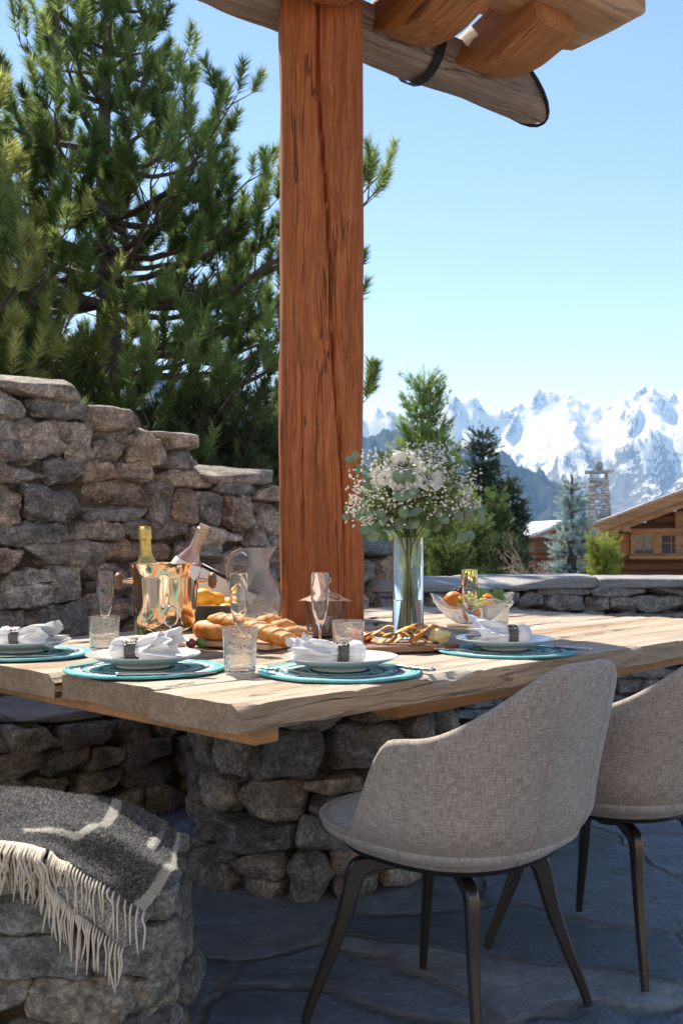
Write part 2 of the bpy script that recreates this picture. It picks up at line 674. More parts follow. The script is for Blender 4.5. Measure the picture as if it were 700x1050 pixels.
M['linen'] = m_plain('white_linen', (.72, .72, .74), .9, 0, .06, 60, .4)
M['leaf_euc'] = m_plain('eucalyptus_leaf', (.19, .27, .17), .6, 0, .3, 14, .1)
M['leaf_green'] = m_plain('green_leaf', (.17, .30, .045), .5, 0, .3, 14, .1)
M['leaf_dark'] = m_plain('dark_leaf', (.06, .10, .035), .55, 0, .35, 14, .1)
M['leaf_mid'] = m_plain('mid_leaf', (.18, .25, .085), .55, 0, .4, 14, .1)
M['stem'] = m_plain('stem', (.13, .20, .05), .5, 0, .3, 20)
M['petal'] = m_plain('petal', (.80, .79, .70), .7, 0, .06, 14)
M['blossom'] = m_plain('blossom', (.84, .83, .76), .8, 0, .04, 14)
for k in ('leaf_euc', 'leaf_green', 'leaf_dark', 'petal', 'blossom'):
    pass

def m_needles(name, dark, mid, light, trans=.25):
    t = NT(name)
    a = t.attr()
    co = t.coord()
    n = t.noise(co, 3, 3, .6)
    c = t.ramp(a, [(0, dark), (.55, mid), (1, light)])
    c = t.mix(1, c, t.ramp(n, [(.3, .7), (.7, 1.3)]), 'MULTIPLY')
    m = t.set(c, .55, 0, None, spec=.35)
    # thin needles let some light through
    tr = t.n('BsdfTranslucent'); t.l(c, tr.inputs[0])
    mx = t.n('MixShader'); mx.inputs[0].default_value = trans
    t.l(t.p.outputs[0], mx.inputs[1]); t.l(tr.outputs[0], mx.inputs[2]); t.l(mx.outputs[0], t.out.inputs[0])
    return m


def needles(pos, dirs, L, nl, n, wid, spread, rng, tint):
    """pos,dirs (m,3); L tuft lengths (m); nl needle length; returns (m*n,3,3), tint"""
    m = len(pos)
    d = dirs / (np.linalg.norm(dirs, axis=1)[:, None] + 1e-9)
    t = rng.random((m, n)) ** .8
    P = pos[:, None, :] + d[:, None, :] * (t * L[:, None])[..., None]
    rnd = rng.normal(size=(m, n, 3))
    rnd -= d[:, None, :] * (rnd * d[:, None, :]).sum(-1)[..., None]
    rnd /= np.linalg.norm(rnd, axis=-1)[..., None] + 1e-9
    sp = spread * (1.15 - .55 * t)[..., None]
    nd = d[:, None, :] * (1 - sp * .4) + rnd * sp
    nd /= np.linalg.norm(nd, axis=-1)[..., None]
    ln = nl * rng.uniform(.7, 1.15, (m, n))[..., None]
    sd_ = np.cross(nd, rng.normal(size=(m, n, 3))); sd_ /= np.linalg.norm(sd_, axis=-1)[..., None] + 1e-9
    A = P - sd_ * wid / 2; B = P + sd_ * wid / 2; T_ = P + nd * ln
    V = np.stack([A, B, T_], 2).reshape(-1, 3, 3)
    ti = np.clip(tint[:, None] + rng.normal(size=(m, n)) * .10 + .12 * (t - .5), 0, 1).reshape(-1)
    return V, ti


M['nap'] = m_needles('wool_nap', (.03, .03, .035), (.17, .17, .18), (.70, .68, .62), .2)

# ------------------------------------------------------------------ ground, terrain
def ground_z(x, y):
    x = np.asarray(x, float); y = np.asarray(y, float)
    d = np.clip(y - 9, 0, None)
    z = -.08 - .055 * np.clip(d, 0, 40) - .22 * np.clip(d - 40, 0, 1500)
    z = z + .05 * np.clip(np.abs(x) - 12, 0, 30) * 0
    back = np.clip(-y - 8, 0, None)
    return z + .02 * np.clip(back, 0, 200)


def make_ground():
    def ax(n, near, far):
        t = np.linspace(-1, 1, n)
        return np.sign(t) * (near * np.abs(t) + (far - near) * np.abs(t) ** 7)
    xs = ax(181, 60, 14000); ys = ax(181, 60, 14000)
    X, Y = np.meshgrid(xs, ys, indexing='ij')
    Z = ground_z(X, Y)
    P = np.stack([X, Y, X * 0], -1)
    far = np.clip((np.abs(Y) + np.abs(X) - 60) / 400, 0, 1)
    Z = Z + .12 * fbm(P * .35, 3, 3) * np.clip((Y - 9) / 10, 0, 1) + far * 18 * fbm(P * .004, 4, 5)
    mb = MB(); G = np.stack([X, Y, Z], -1); grid(mb, G, flip=False)
    t = NT('alpine_ground')
    co = t.coord()
    n = t.noise(co, .6, 7, .65); n2 = t.noise(co, 6, 6, .7)
    c = t.ramp(n2, [(.3, (.05, .055, .02)), (.5, (.10, .095, .04)), (.7, (.17, .14, .075))])
    c = t.mix(t.ramp(n, [(.56, 0), (.60, 1)]), c, (.80, .82, .86))
    o = mb.build('ground', t.set(c, .95, 0, t.bump(n2, .6, .05)), smooth=True)
    tag(o, kind='structure')


make_ground()


def make_floor():
    n = 90
    xs = np.linspace(-4.2, 6.0, n); ys = np.linspace(-4.0, 7.2, n)
    X, Y = np.meshgrid(xs, ys, indexing='ij')
    P = np.stack([X, Y, X * 0], -1)
    Z = .006 * fbm(P * 2.2, 4, 9)
    mb = MB(); grid(mb, np.stack([X, Y, Z], -1))
    o = mb.build('patio_floor', M['slate']); tag(o, kind='structure')


make_floor()


def m_mountain(name, snowline, forest=False, snowamt=.5):
    t = NT(name)
    g = t.n('NewGeometry')
    sep = t.n('SeparateXYZ'); t.l(g.outputs['True Normal'], sep.inputs[0])
    pos = t.n('SeparateXYZ'); t.l(g.outputs['Position'], pos.inputs[0])
    co = t.coord()
    n1 = t.noise(co, .0035, 9, .66, .4); n2 = t.noise(co, .02, 8, .7)
    rock = t.ramp(n2, [(.3, (.07, .075, .085)), (.7, (.20, .20, .205))])
    snow = (.66, .70, .76)
    s = t.math('ADD', t.math('MULTIPLY', sep.outputs[2], 1.0), t.math('MULTIPLY', t.math('SUBTRACT', n2, .5), .85))
    s = t.math('ADD', s, t.math('MULTIPLY', t.math('SUBTRACT', n1, .5), .5))
    hgt = t.math('MULTIPLY', t.math('SUBTRACT', pos.outputs[2], snowline), .0012)
    s = t.math('ADD', s, t.math('MINIMUM', hgt, .25))
    f = t.ramp(s, [(snowamt, 0), (snowamt + .08, 1)])
    if forest:
        tr = t.ramp(t.noise(co, .05, 5, .75), [(.35, (.018, .028, .022)), (.65, (.05, .062, .045))])
        rock = tr
    c = t.mix(f, rock, snow)
    b = t.bump(n2, 1.0, 25)
    return t.set(c, .9, 0, b, spec=.1)


def ridge_mesh(name, prof, r0, rc, r1, zb, amp, seed, mat, na=820, nr=190, a0=-.75, a1=.75, fr=.0011, power=1.0, back=.55):
    """terrain strip; prof: (px, py) crest skyline as seen over the valley, converted to a height by azimuth"""
    t = np.linspace(a0, a1, na)
    pr = np.array(prof, float)
    pa = (pr[:, 0] - 350) / F
    ph = (HZ - pr[:, 1]) / F * rc + CH
    H = np.interp(t, pa, ph)
    rr = np.linspace(0, 1, nr)
    rad = r0 + (r1 - r0) * rr
    A, RR = np.meshgrid(t, rad, indexing='ij')
    X = A * RR; Y = RR
    Hh = H[:, None] * np.ones_like(RR)
    P = np.stack([X * fr, Y * fr, X * 0], -1)
    wob = fbm(P * .6, 3, seed + 5) * (rc - r0) * .16
    k = np.where(RR < rc + wob, np.clip((RR - r0) / (rc + wob - r0), 0, 1), 1 - back * np.clip((RR - rc - wob) / (r1 - rc), 0, 1))
    k = k ** power
    rg = .55 * (ridged(P, 9, seed) - 1.25) + .75 * (ridged(np.stack([A * rc * fr * 2.4 + .5 * fbm(P, 3, seed + 9), RR * fr * .55, X * 0], -1), 8, seed + 3) - 1.2)
    Z = zb + (Hh - zb) * k + amp * rg * np.clip(k * 1.3, 0, 1) * (1 - .85 * np.clip((k - .70) / .28, 0, 1)) + amp * .35 * fbm(P * 7, 4, seed + 2) * np.clip((k - .8) / .2, 0, 1)
    G = np.stack([X, Y, Z], -1)
    mb = MB(); grid(mb, G)
    o = mb.build(name, mat, smooth=True)
    tag(o, kind='structure')
    return o


prof_far = [(-600, 420), (-100, 440), (200, 432), (330, 436), (372, 432), (395, 424), (415, 434), (440, 424), (452, 412), (464, 402), (472, 410), (484, 406), (500, 418), (515, 414),
            (530, 410), (545, 402), (556, 398), (572, 394), (580, 397), (592, 404), (606, 416), (616, 420), (628, 412), (640, 404), (655, 403), (664, 398), (676, 400), (684, 408), (692, 412),
            (700, 403), (720, 408), (780, 395), (900, 420), (1200, 400)]
ridge_mesh('mountain_range', prof_far, 3800, 7800, 10500, -500, 180, 11, m_mountain('far_mountain', 500, False, .58), fr=.0016)
prof_mid = [(-500, 420), (0, 410), (200, 415), (320, 425), (372, 432), (400, 434), (430, 441), (470, 457), (520, 478), (560, 494), (600, 515), (650, 545), (700, 575), (760, 620), (1200, 640)]
ridge_mesh('forested_mountain', prof_mid, 1500, 3600, 5200, -480, 170, 23, m_mountain('forest_mountain', 560, True, .86), fr=.0028, power=.9)
prof_right = [(-500, 660), (500, 640), (560, 610), (600, 580), (640, 545), (670, 518), (700, 485), (760, 440), (900, 400), (1200, 390)]
ridge_mesh('snow_ridge', prof_right, 1900, 4400, 6000, -480, 90, 37, m_mountain('right_mountain', 300, False, .66), fr=.0018, power=.9)

# haze: one box of even air
hz = NT('haze_air')
vol = hz.n('VolumePrincipled')
vol.inputs['Color'].default_value = (.30, .54, .95, 1)
vol.inputs['Absorption Color'].default_value = (1, 1, 1, 1)
vol.inputs['Density'].default_value = 0.00010
vol.inputs['Anisotropy'].default_value = 0.0
hz.t.nodes.remove(hz.p)
hz.l(vol.outputs[0], hz.out.inputs['Volume'])
hb = MB(); box(hb, (0, 5000, 350), (23000, 10900 + 800, 2300))
ho = hb.build('haze', hz.m, smooth=False); tag(ho, kind='stuff')


# ------------------------------------------------------------------ stonework
def stone(mb, mapfn, s, z, hw, hh, hd, d0, rng, N=6, amp=.10, k=None, jit=.12, cuts=9):
    P, f = CS[N]
    k = k or rng.uniform(4.0, 8)
    q = P / ((np.abs(P) ** k).sum(1) ** (1 / k))[:, None]
    for _ in range(cuts if k is None or cuts != 9 else 3):
        m = rng.normal(size=3); m[1] = abs(m[1]) * rng.choice([.15, .9]); m /= np.linalg.norm(m)
        cc = rng.uniform(.76, 1.08)
        dd = q @ m - cc
        q = q - np.clip(dd, 0, None)[:, None] * m
    sd_ = int(rng.integers(1, 9999))
    sc = np.array([hw, hd, hh])
    q = q * sc
    nn = P / np.linalg.norm(P, axis=1)[:, None]
    q = q + nn * (amp * min(hw, hh) * fbm(q * (1.6 / hh) * .5 + sd_, 6, sd_ % 97, gain=.58))[:, None]
    # corner jitter (shear / taper)
    tx, tz, sh = rng.uniform(-jit, jit, 3)
    x = q[:, 0] * (1 + tx * q[:, 2] / hh); zz = q[:, 2] * (1 + tz * q[:, 0] / hw) + sh * .35 * q[:, 0]
    S_ = s + x; Z_ = z + zz; D_ = d0 + q[:, 1]
    mb.add(mapfn(S_, Z_, D_), f)


def line_map(o, d, nrm):
    o = np.array(o, float); d = np.array(d, float) / np.linalg.norm(d); nrm = np.array(nrm, float) / np.linalg.norm(nrm)
    def fn(s, z, dd):
        return np.stack([o[0] + d[0] * s + nrm[0] * dd, o[1] + d[1] * s + nrm[1] * dd, z], -1)
    return fn


def rubble(mb, mapfn, s0, s1, z0, ztop, seed, hr=(.08, .16), wr=(.16, .36), depth=.07, face=0.0, N=6, gap=.006, amp=.12, clip=True):
    rng = np.random.default_rng(seed)
    z = z0
    row = 0
    zmax = max(ztop(s) for s in np.linspace(s0, s1, 30))
    while z < zmax - .03:
        h = rng.uniform(*hr)
        s = s0 - rng.uniform(0, wr[0])
        while s < s1:
            w_ = rng.uniform(*wr) * (1.15 if h < (hr[0] + hr[1]) / 2 else .9)
            c = s + w_ / 2
            zt = ztop(min(max(c, s0), s1))
            lo = z + .025 * math.sin(c * 3.1 + seed) ; hi = min(z + h + .025 * math.sin(c * 3.1 + seed), zt)
            if hi - lo > .035 and s0 - .05 < c < s1 + .05:
                hh = (hi - lo) / 2
                parts = [(lo, hi)]
                if hh > .06 and rng.random() < .3:
                    m_ = lo + (hi - lo) * rng.uniform(.35, .65); parts = [(lo, m_), (m_, hi)]
                for a, b in parts:
                    hs = (b - a) / 2
                    segs = [(s, s + w_)]
                    if len(parts) == 2 and rng.random() < .5 and w_ > .24:
                        segs = [(s, s + w_ * .55), (s + w_ * .55, s + w_)]
                    for p, q in segs:
                        p = max(p, s0 - .01) if clip else p; q = min(q, s1 + .01) if clip else q
                        if q - p < .05: continue
                        stone(mb, mapfn, (p + q) / 2 + rng.uniform(-.006, .006), (a + b) / 2, (q - p) / 2 - gap + .010, hs - gap + .008, depth * rng.uniform(.85, 1.25), face - depth * .55 + rng.uniform(-.012, .012), rng, N, amp)
            s += w_
        z += h
        row += 1


# table frame of reference
TA = np.array([-.192, 1.868])
TU = np.array([.690, .724]); TU /= np.linalg.norm(TU)
TV = np.array([-TU[1], TU[0]])
TANG = math.atan2(TU[1], TU[0])


def tl(u, v, z=TZ):
    p = TA + TU * u + TV * v
    return np.array([p[0], p[1], z])


# garden wall on the left, stepping down
WD = np.array([.66, .75]); WD = WD / np.linalg.norm(WD)
WN = np.array([WD[1], -WD[0]])
WO = np.array([-1.52, 3.74])


def wall_top(s):
    # s along wall
    if s < .62: return 1.66
    if s < .98: return 1.56
    if s < 1.24: return 1.49
    if s < 1.74: return 1.36
    if s < 2.30: return 1.28
    return 1.00


def make_left_wall():
    t = thing('stone_wall', 'tall dry stone garden wall stepping down behind the table', 'wall')
    mb = MB()
    fn = line_map((WO[0], WO[1]), WD, WN)
    rubble(mb, fn, -1.6, 2.80, .40, wall_top, 5, depth=.085, N=19, hr=(.07, .175), wr=(.11, .38), amp=.30, gap=.002)
    # end face
    e = WO + WD * 2.80
    fn2 = line_map((e[0] - WN[0] * .0, e[1] - WN[1] * .0), -WN, WD)
    rubble(mb, fn2, .03, .42, .40, lambda s: 1.0, 6, depth=.07, N=6)
    # back face stones
    b0 = WO - WN * .45
    mb.build('wall_stones', M['stone'], t, sharp=26)
    mm = MB()
    segs = [(-1.6, .62), (.62, .98), (.98, 1.24), (1.24, 1.74), (1.74, 2.30), (2.30, 2.78)]
    for a, b in segs:
        h = wall_top((a + b) / 2) - .05
        c = WO + WD * (a + b) / 2 - WN * .232
        box(mm, (c[0], c[1], h / 2), (b - a, .40, h), rotz(math.atan2(WD[1], WD[0])))
    mm.build('wall_core', M['mortar'], t, smooth=False)
    cp = MB()
    rng = np.random.default_rng(3)
    fc = line_map((WO[0], WO[1]), WD, WN)
    for (a, b, hh) in [(-1.6, -1.0, .05), (-1.0, -.45, .055), (-.45, .16, .05), (.16, .64, .055), (.64, 1.0, .055), (1.0, 1.25, .05), (1.25, 1.75, .052), (1.75, 2.32, .04), (2.30, 2.86, .05)]:
        zt = wall_top((a + b) / 2)
        stone(cp, fc, (a + b) / 2, zt + hh * .7, (b - a) / 2 + .004, hh, .27, -.20, rng, 9, .12, 7, .05)
    cp.build('coping_stones', M['stone'], t)
    return t


make_left_wall()


def make_wall_bench():
    t = thing('stone_bench', 'built-in stone bench with slate seat along the tall stone wall', 'bench')
    bo = WO + WN * .44
    mb = MB()
    fn = line_map(bo, WD, WN)
    rubble(mb, fn, -1.4, .93, .0, lambda s: .41, 15, depth=.07, N=9, hr=(.09, .15), wr=(.13, .27), amp=.22, face=.03)
    e = bo + WD * .93
    rubble(mb, line_map(e, -WN, WD), .0, .40, .0, lambda s: .41, 16, depth=.06, N=6, face=.03)
    mb.build('bench_stones', M['stone_warm'], t, sharp=26)
    mm = MB(); c = bo + WD * (-.25) - WN * .20
    box(mm, (c[0], c[1], .20), (2.3, .38, .40), rotz(math.atan2(WD[1], WD[0])))
    mm.build('bench_core', M['mortar'], t, smooth=False)
    sl = MB(); rng = np.random.default_rng(8)
    for a, b in ((-1.5, -.62), (-.61, .02), (.03, .52), (.53, 1.0)):
        stone(sl, fn, (a + b) / 2, .435, (b - a) / 2, .026, .24, -.19, rng, 9, .06, 10, .03)
    sl.build('seat_slab', M['slab'], t)


make_wall_bench()


def make_far_wall():
    t = thing('low_stone_wall', 'low dry stone terrace wall beyond the far end of the table', 'wall')
    pts = np.array([(.20, 5.62), (.95, 6.02), (1.50, 6.12), (2.1, 5.92), (3.2, 5.3), (4.2, 4.6)])
    pts = catmull(pts, 60)
    seg = np.linalg.norm(np.diff(pts, axis=0), axis=1); cum = np.concatenate([[0], np.cumsum(seg)])
    tot = cum[-1]
    tan = np.gradient(pts, axis=0); tan /= np.linalg.norm(tan, axis=1)[:, None]
    def fn(s, z, dd):
        s = np.asarray(s)
        x = np.interp(s, cum, pts[:, 0]) + (s - np.clip(s, 0, tot)) * tan[0][0]; y = np.interp(s, cum, pts[:, 1]) + (s - np.clip(s, 0, tot)) * tan[0][1]
        tx = np.interp(s, cum, tan[:, 0]); ty = np.interp(s, cum, tan[:, 1])
        return np.stack([x + ty * dd, y - tx * dd, np.asarray(z) + 0 * s], -1)
    mb = MB()
    rubble(mb, fn, 0, tot, .0, lambda s: .80, 25, depth=.08, N=9, hr=(.05, .105), wr=(.16, .36), face=.02, amp=.2)
    mb.build('wall_stones', M['stone_cool'], t, sharp=26)
    mm = MB()
    for i in range(0, 58, 2):
        s = (cum[i] + cum[i + 2]) / 2 if i + 2 < 60 else cum[-1]
        a = math.atan2(tan[i + 1][1], tan[i + 1][0])
        c = fn(np.array([s]), np.array([0.]), np.array([-.24]))[0]
        box(mm, (c[0], c[1], .38), (cum[i + 2] - cum[i] + .05, .36, .76), rotz(a))
    mm.build('wall_core', M['mortar'], t, smooth=False)
    cp = MB(); rng = np.random.default_rng(31)
    s = -.02
    while s < tot - .2:
        L = rng.uniform(.45, .85)
        stone(cp, fn, s + L / 2, .822 + rng.uniform(-.003, .005), L / 2 + .012, .040, .30, -.22, rng, 13, .10, 9, .03, cuts=1)
        s += L
    cp.build('coping_slabs', M['slab'], t)


make_far_wall()


def make_near_bench():
    t = thing('stone_bench', 'rough stone bench in the near corner under the fringed throw', 'bench')
    mb = MB()
    fn = line_map((-.370, 1.80), (-1, .04), (0, -1))
    rubble(mb, fn, 0, 1.3, -.02, lambda s: .435, 41, depth=.09, N=9, hr=(.07, .135), wr=(.14, .30), amp=.25, face=.01)
    fn2 = line_map((-.380, 1.82), (0, 1), (1, 0))
    rubble(mb, fn2, 0, .33, -.02, lambda s: .435, 43, depth=.08, N=9, hr=(.07, .135), wr=(.14, .26), amp=.25, face=.02)
    mb.build('bench_stones', M['stone_warm'], t, sharp=26)
    mm = MB(); box(mm, (-1.075, 1.99, .205), (1.34, .32, .41)); mm.build('bench_core', M['mortar'], t, smooth=False)
    cp = MB(); rng = np.random.default_rng(4)
    for a, b in ((-.02, .38), (.39, .86), (.87, 1.36)):
        stone(cp, line_map((-.385, 1.80), (-1, .04), (0, -1)), (a + b) / 2, .445, (b - a) / 2, .03, .20, -.17, rng, 9, .10, 6, .04)
    cp.build('seat_slab', M['slab'], t)


make_near_bench()


# ------------------------------------------------------------------ table
def plank(mb, u0, u1, v0, v1f, z1, th, seed, nu=150, nv=14, amp=.0035):
    """board along u, far side follows v1f(u)"""
    us = np.linspace(u0, u1, nu)
    prof = []
    # loop: top from v0 to v1, then down, bottom back
    top = [(x, 1) for x in np.linspace(0, 1, nv)]
    sidef = [(1, z) for z in (.66, .33)]
    bot = [(x, 0) for x in np.linspace(1, 0, 4)]
    siden = [(0, z) for z in (.33, .66)]
    loop = top + sidef + bot + siden
    G = []
    for u in us:
        vv = v1f(u)
        row = []
        for (a, b) in loop:
            v = v0 + (vv - v0) * a
            z = z1 - th * (1 - b)
            # chamfer
            if b == 1 and a in (0, 1): z -= .003
            if b == 1 and a in (0, 1): v += .002 if a == 0 else -.002
            row.append((u, v, z))
        G.append(row)
    G = np.array(G)
    e = np.array([2.2, 14, 14])
    wv = .006 * vn(np.stack([G[..., 0] * 3, G[..., 0] * 0 + seed, G[..., 2] * 8], -1), seed)
    G[..., 1] += wv * np.where(np.arange(len(loop)) >= nv, 1, .4)
    G[..., 2] += amp * fbm(G * e + seed, 4, seed) * 1.2 + .002 * vn(G * np.array([1.5, 3, 1]) + seed, seed)
    # rough chipped edges
    edge = np.zeros(len(loop)); edge[0] = 1; edge[nv - 1] = 1
    chip = np.clip(fbm(np.stack([G[..., 0] * 9, G[..., 1] * 3, G[..., 2] * 0], -1) + seed * 3, 4, seed + 5) - .25, 0, 1)
    G[..., 2] -= chip * .022 * edge
    G[..., 1] += chip * .014 * (np.arange(len(loop)) == 0) - chip * .014 * (np.arange(len(loop)) == nv - 1)
    m, n = G.shape[:2]
    f = []
    for i in range(m - 1):
        for j in range(n):
            a = i * n + j; b = i * n + (j + 1) % n
            f.append((a, a + n, b + n, b)[::-1])
    # end caps as strips
    G2 = G.reshape(-1, 3)
    f.append(tuple(range(n)))
    f.append(tuple(range((m - 1) * n, m * n))[::-1])
    mb.add(G2, f)


def make_table():
    t = thing('dining_table', 'massive weathered timber table on a round stone pedestal', 'table', tl(0, 0, 0), TANG)
    mb = MB()
    far = lambda u: 1.42 + .175 * u
    edges = [0, .295, .674, 1.0, 1.33, 1.62]
    starts = [0.0, .028, .012, .0, .02, .01]
    for i in range(len(edges)):
        v0 = edges[i] + (.008 if i else 0)
        if i + 1 < len(edges):
            v1 = edges[i + 1]; fn = (lambda u, v1=v1: min(v1, far(u)))
        else:
            fn = far
        us = starts[i]
        if v0 > 1.42:
            us = (v0 - 1.42) / .175 + .05
        if us < 2.6:
            plank(mb, us, 2.74 + .02 * math.sin(i * 2.2), v0, fn, TZ - .0015 * (i % 3), .057, 10 + i)
    mb.build('tabletop', M['tabletop'], t, sharp=50)
    bb = MB()
    box(bb, (.098, .68, TZ - .057 - .0165), (.066, 1.30, .031), None, .003)
    box(bb, (.9 + .6, .12 + .08, TZ - .057 - .035), (1.7, .09, .066), None, .006)
    box(bb, (1.5, 1.15, TZ - .057 - .035), (1.7, .09, .066), None, .006)
    bb.build('under_beam', M['pine_beam'], t, smooth=False)
    # stone pedestal
    pc = (np.array([-.05, 3.40]) - TA)
    pu, pv = pc.dot(TU), pc.dot(TV)
    pr = .36
    ps = MB()
    def fn(s, z, dd):
        th = np.asarray(s) / .42
        r = pr + np.asarray(dd)
        return np.stack([pu + r * np.cos(th) * 1.05, pv + r * np.sin(th), z], -1)
    rubble(ps, fn, 0, 2 * PI * .42, .0, lambda s: .59, 51, depth=.09, N=9, hr=(.09, .15), wr=(.15, .30), face=.05, amp=.22)
    ps.build('pedestal_stones', M['stone'], t, sharp=26)
    pm = MB(); lathe(pm, [(0, 0), (.35, 0), (.35, .60), (0, .60)], 24, (pu, pv, 0)); pm.build('pedestal_core', M['mortar'], t, smooth=False)
    cp = MB(); rng = np.random.default_rng(9)
    flat = lambda s, z, d: np.stack([pu + np.asarray(s), pv + np.asarray(d), z], -1)
    stone(cp, flat, 0, .645, .46, .034, .44, 0, rng, 9, .10, 3.2, .05)
    cp.build('pedestal_cap', M['slab'], t)


make_table()


# ------------------------------------------------------------------ timber shelter
GD = np.array([.80, .60]); GD /= np.linalg.norm(GD)
GP = np.array([GD[1], -GD[0]])
GANG = math.atan2(GD[1], GD[0])


def timber(mb, L, w_, h, seed, nx=60, amp=.008, nc=6, c=(0, 0, 0), axis='x', fr=2.5, Mx=None, rnd=.02, endcut=0, crack=None):
    """hewn timber, closed loop section with rounded arrises, wandering faces"""
    loop = []
    hw, hh = w_ / 2, h / 2
    for (sx, sy) in ((1, 1), (-1, 1), (-1, -1), (1, -1)):
        a0 = math.atan2(sy, sx) - PI / 4
        for k in range(4):
            a = a0 + (PI / 2) * k / 3
            loop.append((sx * (hw - rnd) + rnd * math.cos(a), sy * (hh - rnd) + rnd * math.sin(a)))
        # mid points of the next side
        nxt = {(1, 1): ((1, 1), (-1, 1)), (-1, 1): ((-1, 1), (-1, -1)), (-1, -1): ((-1, -1), (1, -1)), (1, -1): ((1, -1), (1, 1))}[(sx, sy)]
        (ax_, ay_), (bx_, by_) = nxt
        for k in range(1, nc):
            f_ = k / nc
            x = (ax_ * (1 - f_) + bx_ * f_); y = (ay_ * (1 - f_) + by_ * f_)
            loop.append((x * (hw if abs(x) > .999 else hw - rnd), y * (hh if abs(y) > .999 else hh - rnd)))
    loop = np.array(loop)
    xs = np.linspace(-L / 2, L / 2, nx)
    n = len(loop)
    G = np.zeros((nx, n, 3))
    G[..., 0] = xs[:, None]
    G[..., 1] = loop[None, :, 0]; G[..., 2] = loop[None, :, 1]
    nr = loop / (np.linalg.norm(loop, axis=1)[:, None])
    d = amp * fbm(np.stack([G[..., 0] * fr, G[..., 1] * 5, G[..., 2] * 5], -1) + seed, 3, seed)
    if crack is not None:
        side, fn_, dep, wd = crack      # groove on one face, position fn_(x) across
        ok = (loop[:, side] * np.sign(dep) > (hw if side == 0 else hh) - .002)[None, :]
        across = G[..., 2] if side == 0 else G[..., 1]
        d = d - ok * abs(dep) * np.exp(-((across - fn_(G[..., 0])) / wd) ** 2)
    G[..., 1] += nr[None, :, 0] * d; G[..., 2] += nr[None, :, 1] * d
    if endcut:
        G[-1, :, 0] -= endcut * (G[-1, :, 2] < 0)
    V = G.reshape(-1, 3)
    if Mx is not None: V = V @ np.array(Mx).T
    V = V + np.array(c)
    f = []
    for i in range(nx - 1):
        for j in range(n):
            a = i * n + j; b = i * n + (j + 1) % n
            f.append((a, a + n, b + n, b)[::-1])
    f.append(tuple(range(n))[::-1]); f.append(tuple(range((nx - 1) * n, nx * n)))
    mb.add(V, f)


